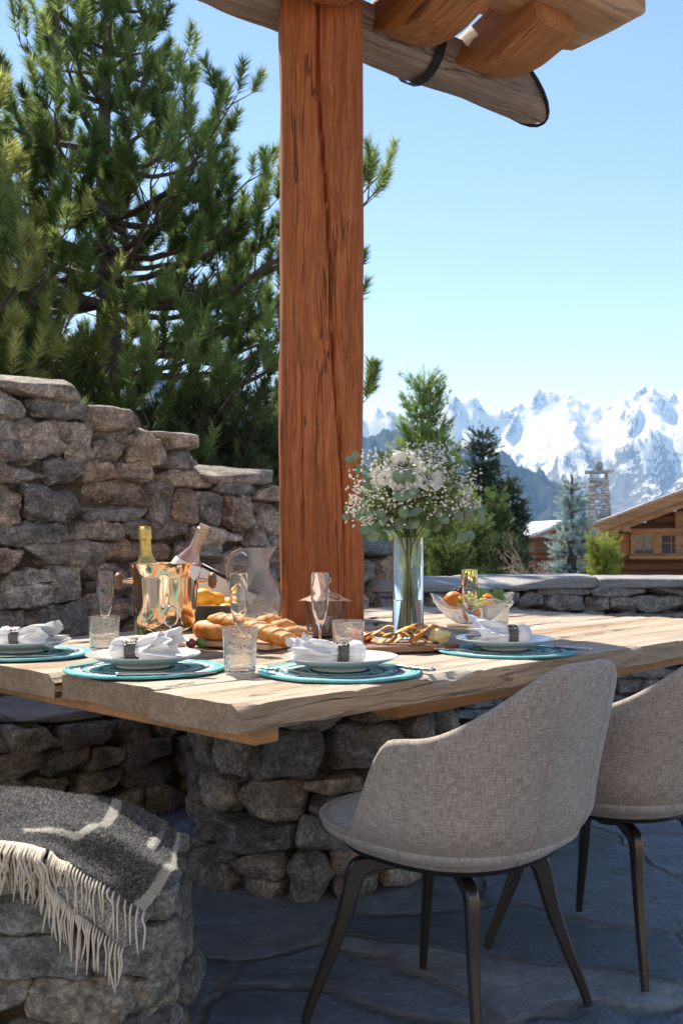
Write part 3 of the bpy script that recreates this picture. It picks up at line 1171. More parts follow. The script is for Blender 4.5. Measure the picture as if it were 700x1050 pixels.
def make_shelter():
    t = thing('timber_shelter', 'timber post and carved roof eave rising over the table', 'shelter')
    # post, built vertical: axis x -> z
    Mz = np.array([[0, 0, 1.], [0, 1, 0], [1, 0, 0]])   # x->z, y->y, z->x
    mb = MB()
    H = 4.0
    crack = (0, lambda x: .10 - .13 / (1 + np.exp(-(x + .25) * 3.0)) + .012 * np.sin(x * 4), .028, .0085)
    # section: local (y,z)->(w_,h): w_ along y(depth), h along x(width)
    def build_post():
        m = MB()
        timber(m, H, .30, .322, 3, nx=170, amp=.010, nc=26, rnd=.022, fr=1.6,
               crack=(0, lambda x: np.where(True, .092 - .115 / (1 + np.exp(-(x - .0) * 2.6)) + .008 * np.sin(x * 5), 0), -.03, .007))
        V = m.v[0]
        # local x -> z up ; local y -> world y (front is -y) ; local z -> world x
        W = np.stack([V[:, 2], V[:, 1], V[:, 0]], -1)
        m.v[0] = W
        m.f = [q[::-1] for q in m.f]
        return m
    m = build_post()
    p = m.build('post', M['post'], t, loc=(-.085, 4.02, H / 2), rz=R(5), sharp=40)
    # gutter log: hollowed half log along GD
    gz_ = 3.27
    def gp(k, off, z):   # point at k along gutter from its right end
        e = np.array([.99, 4.94]) - GD * k + GP * off
        return np.array([e[0], e[1], z])
    g = MB()
    n = 18
    L = 5.4
    nx = 80
    G = []
    for i in range(nx):
        k = L * (1 - i / (nx - 1))
        row = []
        for j in range(n):       # outer, bottom half + a bit
            a = PI + (PI) * j / (n - 1)
            r = .145 + .006 * math.sin(i * .6 + j)
            row.append((r * math.cos(a), r * math.sin(a) + .02))
        for j in range(n):
            a = 2 * PI - PI * j / (n - 1)
            r = .108
            row.append((r * math.cos(a), r * math.sin(a) + .022))
        for (o_, zz) in row:
            zc = gz_ + zz + .0
            G.append(gp(k - (.10 * (zz > -.03)) * 0 + (max(0, zz + .13) * 1.7 * max(0, 1 - k / .5)), o_, zc))
    G = np.array(G).reshape(nx, 2 * n, 3)
    G += .006 * fbm(G * np.array([4, 4, 4.]), 3, 2)[..., None]
    f = []
    w2 = 2 * n
    for i in range(nx - 1):
        for j in range(w2):
            a = i * w2 + j; b = i * w2 + (j + 1) % w2
            f.append((a, a + w2, b + w2, b))
    for i in (0, nx - 1):
        for j in range(n - 1):
            a = i * w2 + j; b = i * w2 + j + 1; c = i * w2 + (w2 - 1 - j - 1); d = i * w2 + (w2 - 1 - j)
            f.append((a, b, c, d))
    org = gp(L / 2, 0, gz_)
    Rm = rotz(-GANG)
    Gl = (G.reshape(-1, 3) - org) @ Rm.T
    g.add(Gl, f)
    g.build('gutter', M['gutter'], t, loc=org, rz=GANG, sharp=45)
    ge = MB()
    a_ = np.linspace(PI * 1.0, 2 * PI, 14)
    pts = [gp(.0, .112 * math.cos(a), gz_ + .02 + .112 * math.sin(a)) for a in a_]
    ln = MB(); tube(ln, [gp(max(0, .145 * math.sin(a) + .02 + .13) * 1.7 - .004, .149 * math.cos(a), gz_ + .020 + .149 * math.sin(a)) for a in a_], .010, 6)
    ln.build('gutter_lip', M['dark_metal'], t)
    # rafters along GP (rising towards the camera side)
    pitch = R(15)
    for i, k in enumerate((.565, 1.05, 1.54, 2.03, 2.6, 3.2, 3.8)):
        rb = MB()
        Lr = .50
        # carved tail: timber + shaped nose
        timber(rb, Lr, .24, .25, 20 + i, nx=50, amp=.006, rnd=.014, endcut=0)
        # scallop the tail (low x end)
        V = rb.v[0]
        u_ = np.clip((V[:, 0] + Lr / 2) / .34, 0, 1)
        cut = (.13 * (1 - u_) ** 1.6 + .035 * (.5 + .5 * np.cos(np.clip(u_ / .55, 0, 1) * PI))) * np.clip((.125 - V[:, 2]) / .25, 0, 1)
        V[:, 2] += cut
        o = rb.build('rafter', M['beam'], t, sharp=40)
        e = gp(k, .13, 0)
        dirv = Vector((GP[0] * math.cos(pitch), GP[1] * math.cos(pitch), math.sin(pitch)))
        yv = Vector((GD[0], GD[1], 0)); zv = dirv.cross(-yv); zv = zv if zv.z > 0 else -zv
        yv = zv.cross(dirv)
        mat_ = Matrix((dirv, yv, zv)).transposed()
        o.rotation_euler = mat_.to_euler()
        c = Vector((e[0], e[1], 3.19)) + dirv * (Lr / 2 - .05)
        o.location = c
    # purlins parallel to the gutter
    for i, (off, ex, z, w_, h_, mk) in enumerate(((.55, .12, 3.42, .30, .26, 'beam_pale'), (.17, -.24, 3.64, .26, .24, 'beam'), (1.75, -.1, 3.90, .2, .22, 'beam'))):
        pb = MB(); Lp = 5
        timber(pb, Lp, w_, h_, 50 + i, nx=70, amp=.007, rnd=.016)
        V = pb.v[0]
        nose = V[:, 0] > Lp / 2 - .16
        uu = (V[:, 0] - (Lp / 2 - .16)) / .16
        V[:, 2] += h_ * .25 * np.clip(uu, 0, 1) ** 2 * np.clip((h_ / 2 - V[:, 2]) / h_, 0, 1)
        c = gp(ex + Lp / 2, off, z)
        pb.build('purlin', M[mk], t, loc=c, rz=GANG, sharp=40)
    # roof deck
    dk = MB()
    for j in range(18):
        k0 = -.10 + j * .30
        Lr = 1.9
        c = gp(k0 + .15, 0.0, 0)
        dirv = np.array([GP[0] * math.cos(pitch), GP[1] * math.cos(pitch), math.sin(pitch)])
        Mx = np.stack([dirv, np.array([GD[0], GD[1], 0]), np.cross(dirv, np.array([GD[0], GD[1], 0]))], 1)
        box(dk, np.array([c[0], c[1], 3.62]) + dirv * (Lr / 2 + .16), (Lr, .296, .03), Mx, .003)
    dk.build('roof_boards', M['beam'], t, smooth=False)
    # strap hanger holding the gutter
    st = MB()
    for k in (.80,):
        pts = []
        for s_ in np.linspace(.46, .160, 8): pts.append(gp(k, s_, 3.275 + s_ * .10))
        for a in np.linspace(0, -PI, 12): pts.append(gp(k, .160 * math.cos(a), gz_ + .02 + .160 * math.sin(a)))
        pts = np.array(pts)
        G = []
        for q in pts:
            for dk_, dz in ((-.022, 0), (.022, 0), (.022, .006), (-.022, .006)):
                G.append(q + np.array([GD[0] * dk_, GD[1] * dk_, -dz]))
        G = np.array(G).reshape(len(pts), 4, 3)
        grid(st, G, closev=True)
    st.build('gutter_strap', M['dark_metal'], t, smooth=False)
    for s_ in (.22, .32):
        bl = MB()
        q = gp(.80, s_, 3.275 + s_ * .10 - .008)
        blob(bl, q, (.011, .011, .008), 3)
        bl.build('strap_bolt', M['steel_dull'], t)


make_shelter()


# unseen pale wall added behind the viewpoint to bounce warm sunlight forward
def make_bounce_wall():
    t = thing('bounce_wall', 'unseen pale wall added behind the viewpoint for warm bounce light', 'house', (.4, -3.9, 0), R(-3))
    def w(): return MB()
    m = w()
    for (x0, x1, z0, z1) in ((-5.5, -2.2, 0, 4.6), (-2.2, -.6, 2.3, 4.6), (-.6, 1.2, 0, 4.6), (1.2, 2.8, 2.3, 4.6), (2.8, 6.2, 0, 4.6)):
        box(m, ((x0 + x1) / 2, 0, (z0 + z1) / 2), (x1 - x0, .3, z1 - z0))
    m.build('wall', M['render'], t, smooth=False)
    for xc in (-1.4, 2.0):  # doors of the added wall, out of view as well
        d = w(); box(d, (xc, -.02, 1.15), (1.44, .06, 2.28)); o = d.build('door_pane', M['pane'], t, smooth=False)
        f = w()
        for (cx, cz, sx, sz) in ((xc - .76, 1.15, .08, 2.3), (xc + .76, 1.15, .08, 2.3), (xc, 2.26, 1.44, .08), (xc, 1.1, .07, 2.2)):
            box(f, (cx, .06, cz), (sx, .12, sz))
        f.build('door_frame', M['beam'], t, smooth=False)


M['render'] = m_plain('bounce_render', (.70, .57, .42), .9, 0, .08, 4, .3)  # warm pale surface of the added bounce wall
M['pane'] = m_plain('window_pane', (.05, .065, .07), .05, 0, .3, 3, **{'Coat_Weight': 1.0})
make_bounce_wall()
# ------------------------------------------------------------------ chairs
def smooth(a, b, x):
    t = min(1, max(0, (x - a) / (b - a)))
    return t * t * (3 - 2 * t)


def make_chair():
    t = thing('dining_chair', 'chair', 'chair')
    a0, b0, ex = .295, .285, 2.5

    def r0(th):
        c, s_ = abs(math.cos(th)), abs(math.sin(th))
        return 1 / ((c / a0) ** ex + (s_ / b0) ** ex) ** (1 / ex)

    def hrim(deg):
        d = abs(deg)
        h = .452
        h += .205 * smooth(78, 104, d)
        h += .012 * smooth(95, 115, d)
        h += .146 * smooth(112, 168, d)
        return h

    def pos(th, z, inset=0.0):
        d = math.degrees(th)
        r = r0(th)
        q = min(1, max(0, (z - .395) / .10))
        f = .76 + .24 * math.sin(q * PI / 2)
        up = max(0, z - .46)
        side = abs(math.sin(th)); back = max(0, -math.cos(th))
        rr = (r - inset) * f + .05 * up * side
        x = rr * math.cos(th) - up * .09 * back ** 1.2 - .03 * smooth(.5, .8, z) * back
        y = rr * math.sin(th)
        return [x, y, z]

    N = 144
    rows_o, rows_r, rows_i = 20, 9, 12
    G = []; UV = []
    th_ = .030
    for i in range(N):
        th = -PI + 2 * PI * i / N
        dg = math.degrees(th)
        h = hrim(dg)
        col = []; uv = []
        L = 0; prev = None
        tt = th_ * (.55 + .45 * smooth(78, 92, abs(dg)))
        for k in range(rows_o):
            z = .395 + (h - tt / 2 - .395) * (k / (rows_o - 1)) ** 1.0
            col.append(pos(th, z))
        for k in range(1, rows_r):
            a = PI * k / rows_r
            z = h - tt / 2 + tt / 2 * math.sin(a)
            col.append(pos(th, z, (1 - math.cos(a)) * tt / 2))
        for k in range(rows_i):
            z = (h - tt / 2) - (h - tt / 2 - .425) * k / (rows_i - 1)
            col.append(pos(th, z, tt + .012 * math.sin(PI * k / (rows_i - 1))))
        for c in col:
            if prev is not None: L += np.linalg.norm(np.array(c) - prev)
            prev = np.array(c); uv.append((i / N * 1.8, L))
        G.append(col); UV.append(uv)
    # inner floor closing towards the centre
    mb = MB()
    G = np.array(G); UV = np.array(UV)
    m, n = G.shape[:2]
    f = []
    G2 = np.concatenate([G, G[:1]]); UV2 = np.concatenate([UV, UV[:1] + np.array([1.8, 0])])
    grid(mb, G2, UV2)
    mb.build('shell', M['fabric'], t)
    # seat cushion
    cb = MB()
    rows = []
    for (fr, z) in ((.0, .462), (.3, .463), (.55, .462), (.75, .460), (.87, .455), (.94, .447), (.965, .437), (.95, .425), (.90, .415)):
        rows.append([[((r0(2 * PI * k / 72) - .016) * fr * math.cos(2 * PI * k / 72)), ((r0(2 * PI * k / 72) - .016) * fr * math.sin(2 * PI * k / 72)), z] for k in range(73)])
    g = np.array(rows)
    grid(cb, g, g[..., :2] * 1.0)
    cb.build('seat_cushion', M['fabric_pale'], t)
    # bottom plate
    pb = MB()
    rows = []
    for (fr, z) in ((0, .380), (.66, .380), (.742, .384), (.762, .392), (.762, .3975), (.70, .399)):
        rows.append([[r0(2 * PI * k / 72) * fr * math.cos(2 * PI * k / 72), r0(2 * PI * k / 72) * fr * math.sin(2 * PI * k / 72), z] for k in range(73)])
    grid(pb, np.array(rows), flip=True)
    pb.build('base_plate', M['black_plate'], t, sharp=38)
    # piping seams on the outside
    for sg in (-1, 1):
        sm = MB(); th = sg * R(163)
        tube(sm, [np.array(pos(th, z)) * np.array([1, 1, 1]) + np.array([math.cos(th), math.sin(th), 0]) * -.0002 for z in np.linspace(.40, hrim(163) - .012, 24)], .0016, 5)
        sm.build('seam', M['fabric'], t)
    hb_ = MB(); lathe(hb_, [(0, .381), (.05, .381), (.05, .352), (.035, .325), (0, .325)], 24); hb_.build('hub', M['bronze'], t, sharp=38)
    return t


def chair_leg(parent, ang, rk=.205, rf=.30):
    path = [(.02, .352), (.10, .350), (rk - .03, .346), (rk - .004, .338), (rk + .008, .318), (rk + (rf - rk) * .35, .205), (rf - .006, .03), (rf, .0)]
    thk = [.026, .028, .034, .044, .040, .031, .019, .017]
    wd = [.026, .026, .026, .026, .025, .022, .017, .016]
    P = catmull(path, 34); T_ = np.interp(np.linspace(0, 7, 34), range(8), thk); W_ = np.interp(np.linspace(0, 7, 34), range(8), wd)
    P[-1, 1] = 0.002
    tan = np.gradient(P, axis=0); tan /= np.linalg.norm(tan, axis=1)[:, None]
    nr = np.stack([-tan[:, 1], tan[:, 0]], 1)
    d = np.array([math.cos(ang), math.sin(ang)]); s_ = np.array([-d[1], d[0]])
    G = []
    for p, n_, tk, w_ in zip(P, nr, T_, W_):
        row = []
        c = .004
        for (a, b) in ((1, 1 - c / w_ * 2), (1 - c / tk * 2, 1), (-1 + c / tk * 2, 1), (-1, 1 - c / w_ * 2), (-1, -1 + c / w_ * 2), (-1 + c / tk * 2, -1), (1 - c / tk * 2, -1), (1, -1 + c / w_ * 2)):
            q = p + n_ * a * tk / 2
            row.append([d[0] * q[0] + s_[0] * b * w_ / 2, d[1] * q[0] + s_[1] * b * w_ / 2, max(q[1], 0)])
        G.append(row)
    mb = MB(); grid(mb, G, closev=True)
    m, n = len(G), 8
    mb.f.append(tuple(range(n))); mb.f.append(tuple(range((m - 1) * n, m * n))[::-1])
    mb.build('leg', M['bronze'], parent, sharp=35)


chair1 = make_chair()
for a, rf in ((187, .32), (8, .32), (276, .27), (99, .25)):
    chair_leg(chair1, R(a - 135), rf=rf, rk=min(.205, rf - .07))
chair2 = copy_tree(chair1)
chair1.location = (.24, 2.215, .006); chair1.rotation_euler.z = R(135)
chair2.location = (.70, 2.60, .006); chair2.rotation_euler.z = R(131)
tag(chair1, 'nearest taupe fabric tub chair, seen from its side with its whole leg base in view', group='upholstered chairs along the table')
tag(chair2, 'taupe fabric tub chair farther along the table, cut off at the right of the photo', group='upholstered chairs along the table')


# ------------------------------------------------------------------ table setting
def m_mat():
    t = NT('woven_placemat')
    co = t.coord()
    sep = t.n('SeparateXYZ'); t.l(co, sep.inputs[0])
    r = t.math('SQRT', t.math('ADD', t.math('POWER', sep.outputs[0], 2), t.math('POWER', sep.outputs[1], 2)))
    n = t.noise(co, 30, 3, .6)
    rr = t.math('DIVIDE', r, .195)
    T, Wt, G_, B = (.10, .40, .46), (.62, .72, .70), (.16, .42, .34), (.03, .075, .22)
    c = t.ramp(rr, [(0, T), (.30, B), (.36, Wt), (.42, G_), (.50, B), (.56, T), (.63, Wt), (.68, G_), (.74, B), (.79, Wt), (.85, T), (.94, (.14, .46, .50))], 'CONSTANT')
    seg = t.vor(t.coord((1, 1, 1)), 22, 'F1', 1)
    sp = t.n('SeparateColor'); t.l(seg, sp.inputs[0])
    c2 = t.ramp(rr, [(0, Wt), (.30, T), (.36, T), (.42, Wt), (.50, T), (.56, Wt), (.63, T), (.68, B), (.74, Wt), (.79, G_), (.85, (.2, .5, .55)), (.94, (.12, .42, .46))], 'CONSTANT')
    c = t.mix(t.ramp(sp.outputs[0], [(.55, 0), (.6, .8)]), c, c2)
    ring = t.math('SINE', t.math('MULTIPLY', r, 2 * PI / .0115))
    ang = t.math('ARCTAN2', sep.outputs[1], sep.outputs[0])
    br = t.math('SINE', t.math('ADD', t.math('MULTIPLY', ang, 120), t.math('MULTIPLY', r, 900)))
    h = t.math('ADD', ring, t.math('MULTIPLY', br, .4))
    c = t.mix(1, c, t.ramp(n, [(.3, .8), (.7, 1.15)]), 'MULTIPLY')
    return t.set(c, .85, 0, t.bump(h, .6, .0025))


M['mat'] = m_mat()
M['ring_beads'] = None
t_ = NT('beaded_ring'); v_ = t_.vor(t_.coord(), 230, 'F1')
M['ring_beads'] = t_.set(t_.ramp(v_, [(.0, (.42, .40, .37)), (.5, (.10, .09, .08))]), .4, .6, t_.bump(t_.ramp(v_, [(0, 1), (.6, 0)]), 1, .003))


def placemat(loc, label, rz=0):
    o = MB(); n = 96
    prof = [(0, .0045), (.06, .0048), (.12, .0046), (.175, .0048), (.186, .0062), (.1915, .0052), (.193, .0028), (.190, .0002)]
    lathe(o, prof, n)
    V = o.v[0]
    r = np.linalg.norm(V[:, :2], axis=1); a = np.arctan2(V[:, 1], V[:, 0])
    V[:, 2] += .0012 * fbm(V * 14 + loc[0] * 9, 2, 4) * (r / .19)
    V[:, :2] *= (1 + .006 * np.sin(a * 3 + loc[0] * 5))[:, None]
    ob = o.build('placemat', M['mat'], loc=(loc[0], loc[1], TZ + .003), rz=rz)
    return tag(ob, label, 'placemat', 'woven blue round placemats')


def plate(loc, label):
    o = MB()
    lathe(o, [(0, .006), (.055, .0055), (.072, .008), (.10, .017), (.135, .0300), (.1375, .0315), (.1365, .0335), (.132, .0325), (.10, .0215), (.075, .0125), (.06, .0105), (0, .0105)], 80)
    lathe(o, [(.066, .0075), (.064, .001), (.060, .001), (.060, .0065)], 60)
    ob = o.build('dinner_plate', M['porcelain'], loc=(loc[0], loc[1], TZ + .0095), sharp=38)
    return tag(ob, label, 'plate', 'white plates on the placemats')


def napkin(loc, ang, label, rlabel, seed, lift=0):
    rng = np.random.default_rng(seed)
    ns, na = 46, 96
    G = []
    for i in range(ns):
        s = i / (ns - 1)
        r = np.interp(s, [0, .06, .16, .30, .40, .55, .8, 1], [.014, .026, .030, .021, .022, .034, .044, .050])
        zf = np.interp(s, [0, .3, .5, 1], [.95, .95, .85, .62])
        x = -.055 + .165 * s
        row = []
        for k in range(na):
            a = 2 * PI * k / na
            pl = np.interp(s, [0, .25, .4, 1], [.08, .05, .10, .34])
            rr = r * (1 + pl * math.sin(7 * a + seed + 1.2 * math.sin(s * 4)) + .5 * pl * math.sin(13 * a + seed * 2 + s * 3))
            yy = rr * math.cos(a); zz = rr * math.sin(a) * zf
            ex = .018 * math.sin(3 * a + seed) * max(0, s - .6) * 2 + .010 * math.sin(9 * a + 1) * max(0, s - .7) * 3
            row.append([x + ex, yy, zz + .030 + .012 * s * math.sin(a * 2 + seed)])
        G.append(row)
    G = np.array(G)
    G[..., 2] = np.maximum(G[..., 2], .006 + .010 * 0)
    mb = MB(); grid(mb, G, closev=True, flip=True)
    # folded-in ends
    for idx, fl in ((0, False), (ns - 1, True)):
        c = G[idx].mean(0); rows = [G[idx], c + (G[idx] - c) * .6 + np.array([.010 if idx == 0 else -.025, 0, 0]), c + (G[idx] - c) * .05 + np.array([.014 if idx == 0 else -.04, 0, 0])]
        grid(mb, np.array(rows), closev=True, flip=fl)
    # loose pointed corners of cloth standing at the open end
    for q in range(3):
        y0 = (-.02 + .02 * q); hgt = .052 + .016 * rng.random()
        c = [[[.030, y0 - .030, .030], [.030, y0, .040], [.030, y0 + .030, .030]],
             [[.055 + .01 * q, y0 - .032, .044], [.06 + .01 * q, y0 + .004, .054], [.058 + .01 * q, y0 + .028, .042]],
             [[.070 + .016 * q, y0 - .024, hgt - .004], [.074 + .016 * q, y0 + .004, hgt + .012], [.082 + .016 * q, y0 + .020, hgt - .006]]]
        g = surf(c, 9, 9); grid(mb, g); grid(mb, g + np.array([.002, 0, .0008]), flip=True)
    ob = mb.build('napkin', M['linen'], loc=(loc[0], loc[1], TZ + .020 + lift), rz=ang)
    tag(ob, label, 'napkin', 'white napkins rolled on the plates')
    rb = MB()
    pr = [(.024, -.013), (.0275, -.0125), (.0285, -.006), (.029, 0), (.0285, .006), (.0275, .0125), (.024, .013)]
    lathe(rb, pr, 48, (-.001, 0, .030), roty(PI / 2) @ rotz(0), close=True)
    ro = rb.build('napkin_ring', M['ring_beads'], loc=(loc[0], loc[1], TZ + .0205 + lift), rz=ang, sharp=38)
    tag(ro, rlabel, 'napkin ring', 'dark beaded napkin rings')


def tumbler(px, py, label, h=.098, r=.045):
    p = onplane(px, py)
    o = MB(); rb = r * .86
    pr = [(0, .0), (rb - .004, .0), (rb, .004), (r - .001, h - .001), (r - .0022, h), (r - .0034, h - .001), (rb - .004, .013), (rb - .008, .010), (0, .0095)]
    lathe(o, pr, 56)
    ob = o.build('tumbler', M['seeded_glass'], loc=(p[0], p[1], TZ + .0035), sharp=38)
    return tag(ob, label, 'glass', 'seeded glass tumblers')


def flute(px, py, label, rz=0):
    p = onplane(px, py)
    o = MB()
    pr = [(0, 0), (.031, .0), (.0318, .001), (.028, .0022), (.010, .0045), (.0042, .009), (.0036, .03), (.0036, .058), (.006, .066), (.0135, .080), (.0225, .115), (.0268, .16), (.0275, .218), (.0270, .2205), (.0263, .218), (.0255, .16),
          (.0212, .117), (.0122, .084), (.004, .074), (0, .073)]
    lathe(o, pr, 48)
    ob = o.build('champagne_flute', M['glass'], loc=(p[0], p[1], TZ + .0035), rz=rz, sharp=38)
    return tag(ob, label, 'glass', 'clear champagne flutes')


def cutlery(kind, loc, ang, label, tilt=0, z=.0085):
    mb = MB()
    if kind == 'fork':
        xs = [-.10, -.095, -.06, -.02, .02, .045, .055, .066, .072]
        ws = [.004, .0095, .009, .0055, .0035, .0045, .010, .0125, .0122]
        zs = [.001, .001, .001, .002, .005, .0045, .003, .002, .003]
        G = [[[x, -w_, z_], [x, -w_ * .5, z_ + .0014], [x, w_ * .5, z_ + .0014], [x, w_, z_], [x, w_ * .5, z_ - .0012], [x, -w_ * .5, z_ - .0012]] for x, w_, z_ in zip(xs, ws, zs)]
        G = surf(G, 40, 6); grid(mb, G, closev=True, flip=True)
        for q in (-1.5, -.5, .5, 1.5):
            tube(mb, [(.070, q * .0066, .003), (.085, q * .0066, .002), (.100, q * .0066, .0035), (.112, q * .0062, .006)], [.0019, .0018, .0016, .0009], 6)
    else:
        xs = [-.11, -.105, -.07, -.02, .005, .012, .04, .08, .105, .115]
        ws = [.004, .0088, .0085, .0070, .0055, .007, .0088, .0090, .006, .0012]
        tk = [.002, .0038, .0038, .0034, .003, .0012, .0011, .0010, .0009, .0005]
        G = [[[x, -w_, .004], [x, -w_ * .6, .004 + k], [x, w_ * .6, .004 + k], [x, w_, .004], [x, w_ * .6, .004 - k], [x, -w_ * .6, .004 - k]] for x, w_, k in zip(xs, ws, tk)]
        G = surf(G, 44, 6); grid(mb, G, closev=True, flip=True)
    name = 'fork' if kind == 'fork' else 'knife'
    ob = mb.build(name, M['steel'], loc=(loc[0], loc[1], TZ + z), rz=ang)
    if tilt: ob.rotation_euler = (0, tilt, ang)
    return tag(ob, label, name, 'steel cutlery on the placemats')


P1 = onplane(23, 671.5); P2 = onplane(149, 687.5); P3 = onplane(349, 690.5); P4 = onplane(519, 669)
for p, wh in ((P1, 'at the left edge of the photo'), (P2, 'in front of the ice bucket'), (P3, 'at the near corner beside the tumbler of water light'), (P4, 'in front of the fruit bowl')):
    pass
placemat(P1, 'blue striped round placemat cut off by the left edge of the photo', .3)
placemat(P2, 'blue striped round placemat in front of the copper ice bucket', 1.3)
placemat(P3, 'blue striped round placemat in front of the timber post', 2.2)
placemat(P4, 'shaded blue round placemat in front of the fruit bowl', 3.4)
plate(P1 + np.array([-.006, .0, 0]), 'white plate nearest the left edge of the photo')
plate(P2 + np.array([-.004, .0, 0]), 'white plate in front of the copper ice bucket')
plate(P3 + np.array([-.002, .0, 0]), 'white plate in front of the timber post')
plate(P4 + np.array([-.006, .0, 0]), 'white plate in shade in front of the fruit bowl')
napkin(P1 + np.array([-.010, -.01, 0]), R(-8), 'white napkin on the plate nearest the left edge', 'napkin ring round the napkin nearest the left edge', 3)
napkin(P2 + np.array([-.030, .0, 0]), R(-6), 'white napkin fanned to the right in front of the copper ice bucket', 'napkin ring on the plate in front of the ice bucket', 5)
napkin(P3 + np.array([.004, .0, 0]), R(186), 'white napkin fanned to the left on the plate by the post', 'napkin ring on the plate in front of the timber post', 8)
napkin(P4 + np.array([.014, .0, 0]), R(184), 'white napkin in shade on the plate before the fruit bowl', 'napkin ring on the shaded plate before the fruit bowl', 11)
cutlery('knife', P2 + np.array([.075, -.150, 0]), R(186 - 180 + 2), 'steel knife with its blade to the right, in front of the ice bucket plate')
cutlery('knife', P1 + np.array([.02, -.145, 0]), R(10), 'steel knife on the placemat at the left edge')
cutlery('fork', P3 + np.array([-.120, -.03, 0]), R(138), 'steel fork pointing left on the placemat by the post')
cutlery('knife', P3 + np.array([.14, .045, 0]), R(135), 'steel knife at the right of the plate by the post')
cutlery('fork', P4 + np.array([-.115, -.060, 0]), R(142), 'steel fork on the shaded placemat before the fruit bowl')
cutlery('knife', P4 + np.array([.15, .03, 0]), R(135), 'steel knife on the shaded placemat before the fruit bowl')
cutlery('fork', P2 + np.array([-.13, .06, 0]), R(60), 'steel fork half hidden by the plate before the ice bucket')
tumbler(107, 669, 'seeded tumbler between the left two plates')
tumbler(246, 691, 'seeded tumbler at the near edge in front of the baguette', .107, .043)
tumbler(357, 675, 'seeded tumbler behind the plate by the post')
tumbler(508, 653, 'seeded tumbler in front of the fruit bowl')
flute(108, 659, 'champagne flute left of the ice bucket')
flute(245, 669, 'champagne flute in front of the baguette')
flute(328, 667.5, 'champagne flute in front of the copper lantern')
flute(481, 653.5, 'champagne flute in front of the fruit bowl')


# ice bucket and bottles
def make_bucket():
    p = onplane(170, 664)
    t = thing('ice_bucket', 'polished copper ice bucket with round wooden side knobs', 'ice bucket', (p[0], p[1], TZ + .003), R(8))
    b = MB()
    pr = [(.0, .046), (.03, .046), (.06, .049), (.078, .060), (.086, .078), (.090, .12), (.098, .20), (.1045, .2425), (.108, .246), (.108, .2485), (.1025, .2475), (.096, .20), (.088, .12), (.082, .080), (.05, .056), (0, .054)]
    lathe(b, pr, 72)
    b.build('bucket_body', M['copper_mirror'], t, sharp=38)
    f = MB(); lathe(f, [(0, .0), (.058, .0), (.060, .003), (.055, .008), (.035, .016), (.020, .026), (.016, .036), (.026, .045), (.04, .049), (0, .049)], 48); f.build('bucket_foot', M['copper_mirror'], t, sharp=38)
    for sg in (-1, 1):
        s_ = MB(); tube(s_, [(sg * .095, 0, .195), (sg * .118, 0, .195), (sg * .128, 0, .195)], [.010, .006, .006], 10)
        st = s_.build('knob_stem', M['copper_mirror'], t, sharp=38)
        k = MB(); lathe(k, [(0, -.014), (.016, -.012), (.024, -.004), (.025, .003), (.020, .010), (.0, .014)], 28, (sg * .137, 0, .195), roty(PI / 2))
        k.build('knob', M['knobwood'], t)
    return p


M['knobwood'] = m_plain('knob_wood', (.20, .085, .045), .45, 0, .25, 30)
BK = make_bucket()
M['foil'] = m_plain('gold_foil', (.62, .43, .14), .35, .75, .25, 60, .6)
M['foil_pink'] = m_plain('pink_foil', (.52, .36, .27), .4, .6, .15, 40, .3)
M['dark_glass'] = m_glass('green_bottle_glass', (.10, .22, .08), .02)
M['rose'] = m_plain('rose_wine_glass', (.72, .42, .34), .08, 0, .1, 10, 0, **{'Transmission_Weight': .45, 'Coat_Weight': 1.0})
M['label'] = m_plain('paper_label', (.80, .80, .80), .7, 0, .03, 20)


def bottle(p, Mx, label, cat, foil, glass, name, neckL=.085, foil_to=None, lab=False):
    t = thing(name, label, 'bottle', p)
    t.rotation_euler = Matrix(Mx.tolist()).to_euler()
    g = MB(); lathe(g, [(0, 0), (.040, 0), (.044, .006), (.044, .165), (.040, .188), (.026, .215), (.0165, .235), (.0145, .30), (.0, .302)], 40)
    g.build('glass_body', glass, t, sharp=38)
    f = MB()
    if foil_to:
        pr = [(.0400, .1935), (.0355, .200), (.0305, .209), (.0225, .224), (.0185, .238), (.0172, .262), (.0172, .278), (.0205, .281), (.0215, .286), (.0195, .293), (.0205, .300), (.0195, .313), (.014, .319), (0, .320)]
    else:
        pr = [(.0160, .255), (.0160, .286), (.0185, .288), (.0185, .296), (.0165, .298), (.0165, .309), (0, .310)]
    lathe(f, pr, 40)
    V = f.v[0]
    V[:, :2] *= (1 + .03 * fbm(V * 90, 2, 5))[:, None]
    f.build('foil', foil, t, sharp=38)
    if lab:
        l_ = MB()
        lathe(l_, [(.0446, .085), (.0446, .168), (.0415, .186), (.0385, .193)], 40)
        l_.build('paper_label', M['label'], t, sharp=38)
    return t


bottle((BK[0] - .048, BK[1] + .01, TZ + .040), rotz(0) @ roty(R(-3)), 'gold foiled champagne bottle standing in the ice bucket', 'bottle', M['foil'], M['dark_glass'], 'champagne_bottle', foil_to=True)
bottle((BK[0] - .012, BK[1] - .01, TZ + .083), rotz(R(-10)) @ roty(R(26)), 'pale rose wine bottle leaning right in the ice bucket', 'bottle', M['foil_pink'], M['rose'], 'wine_bottle', lab=True)
# ring tool before the bucket
p = onplane(175, 671)
t = MB()
a = np.linspace(0, 2 * PI, 40)
tube(t, [(.020 * math.cos(x), 0, .103 + .028 * math.sin(x)) for x in a], .0028, 8, cap=False)
tube(t, [(0, 0, .076), (0, 0, .02), (0, 0, .006)], [.004, .003, .003], 8)
lathe(t, [(0, 0), (.022, 0), (.021, .004), (.006, .008), (0, .008)], 24)
tag(t.build('ring_stand', M['steel'], loc=(p[0], p[1], TZ + .003), rz=R(10), sharp=38), 'small silver stand topped by a ring in front of the ice bucket', 'stand')

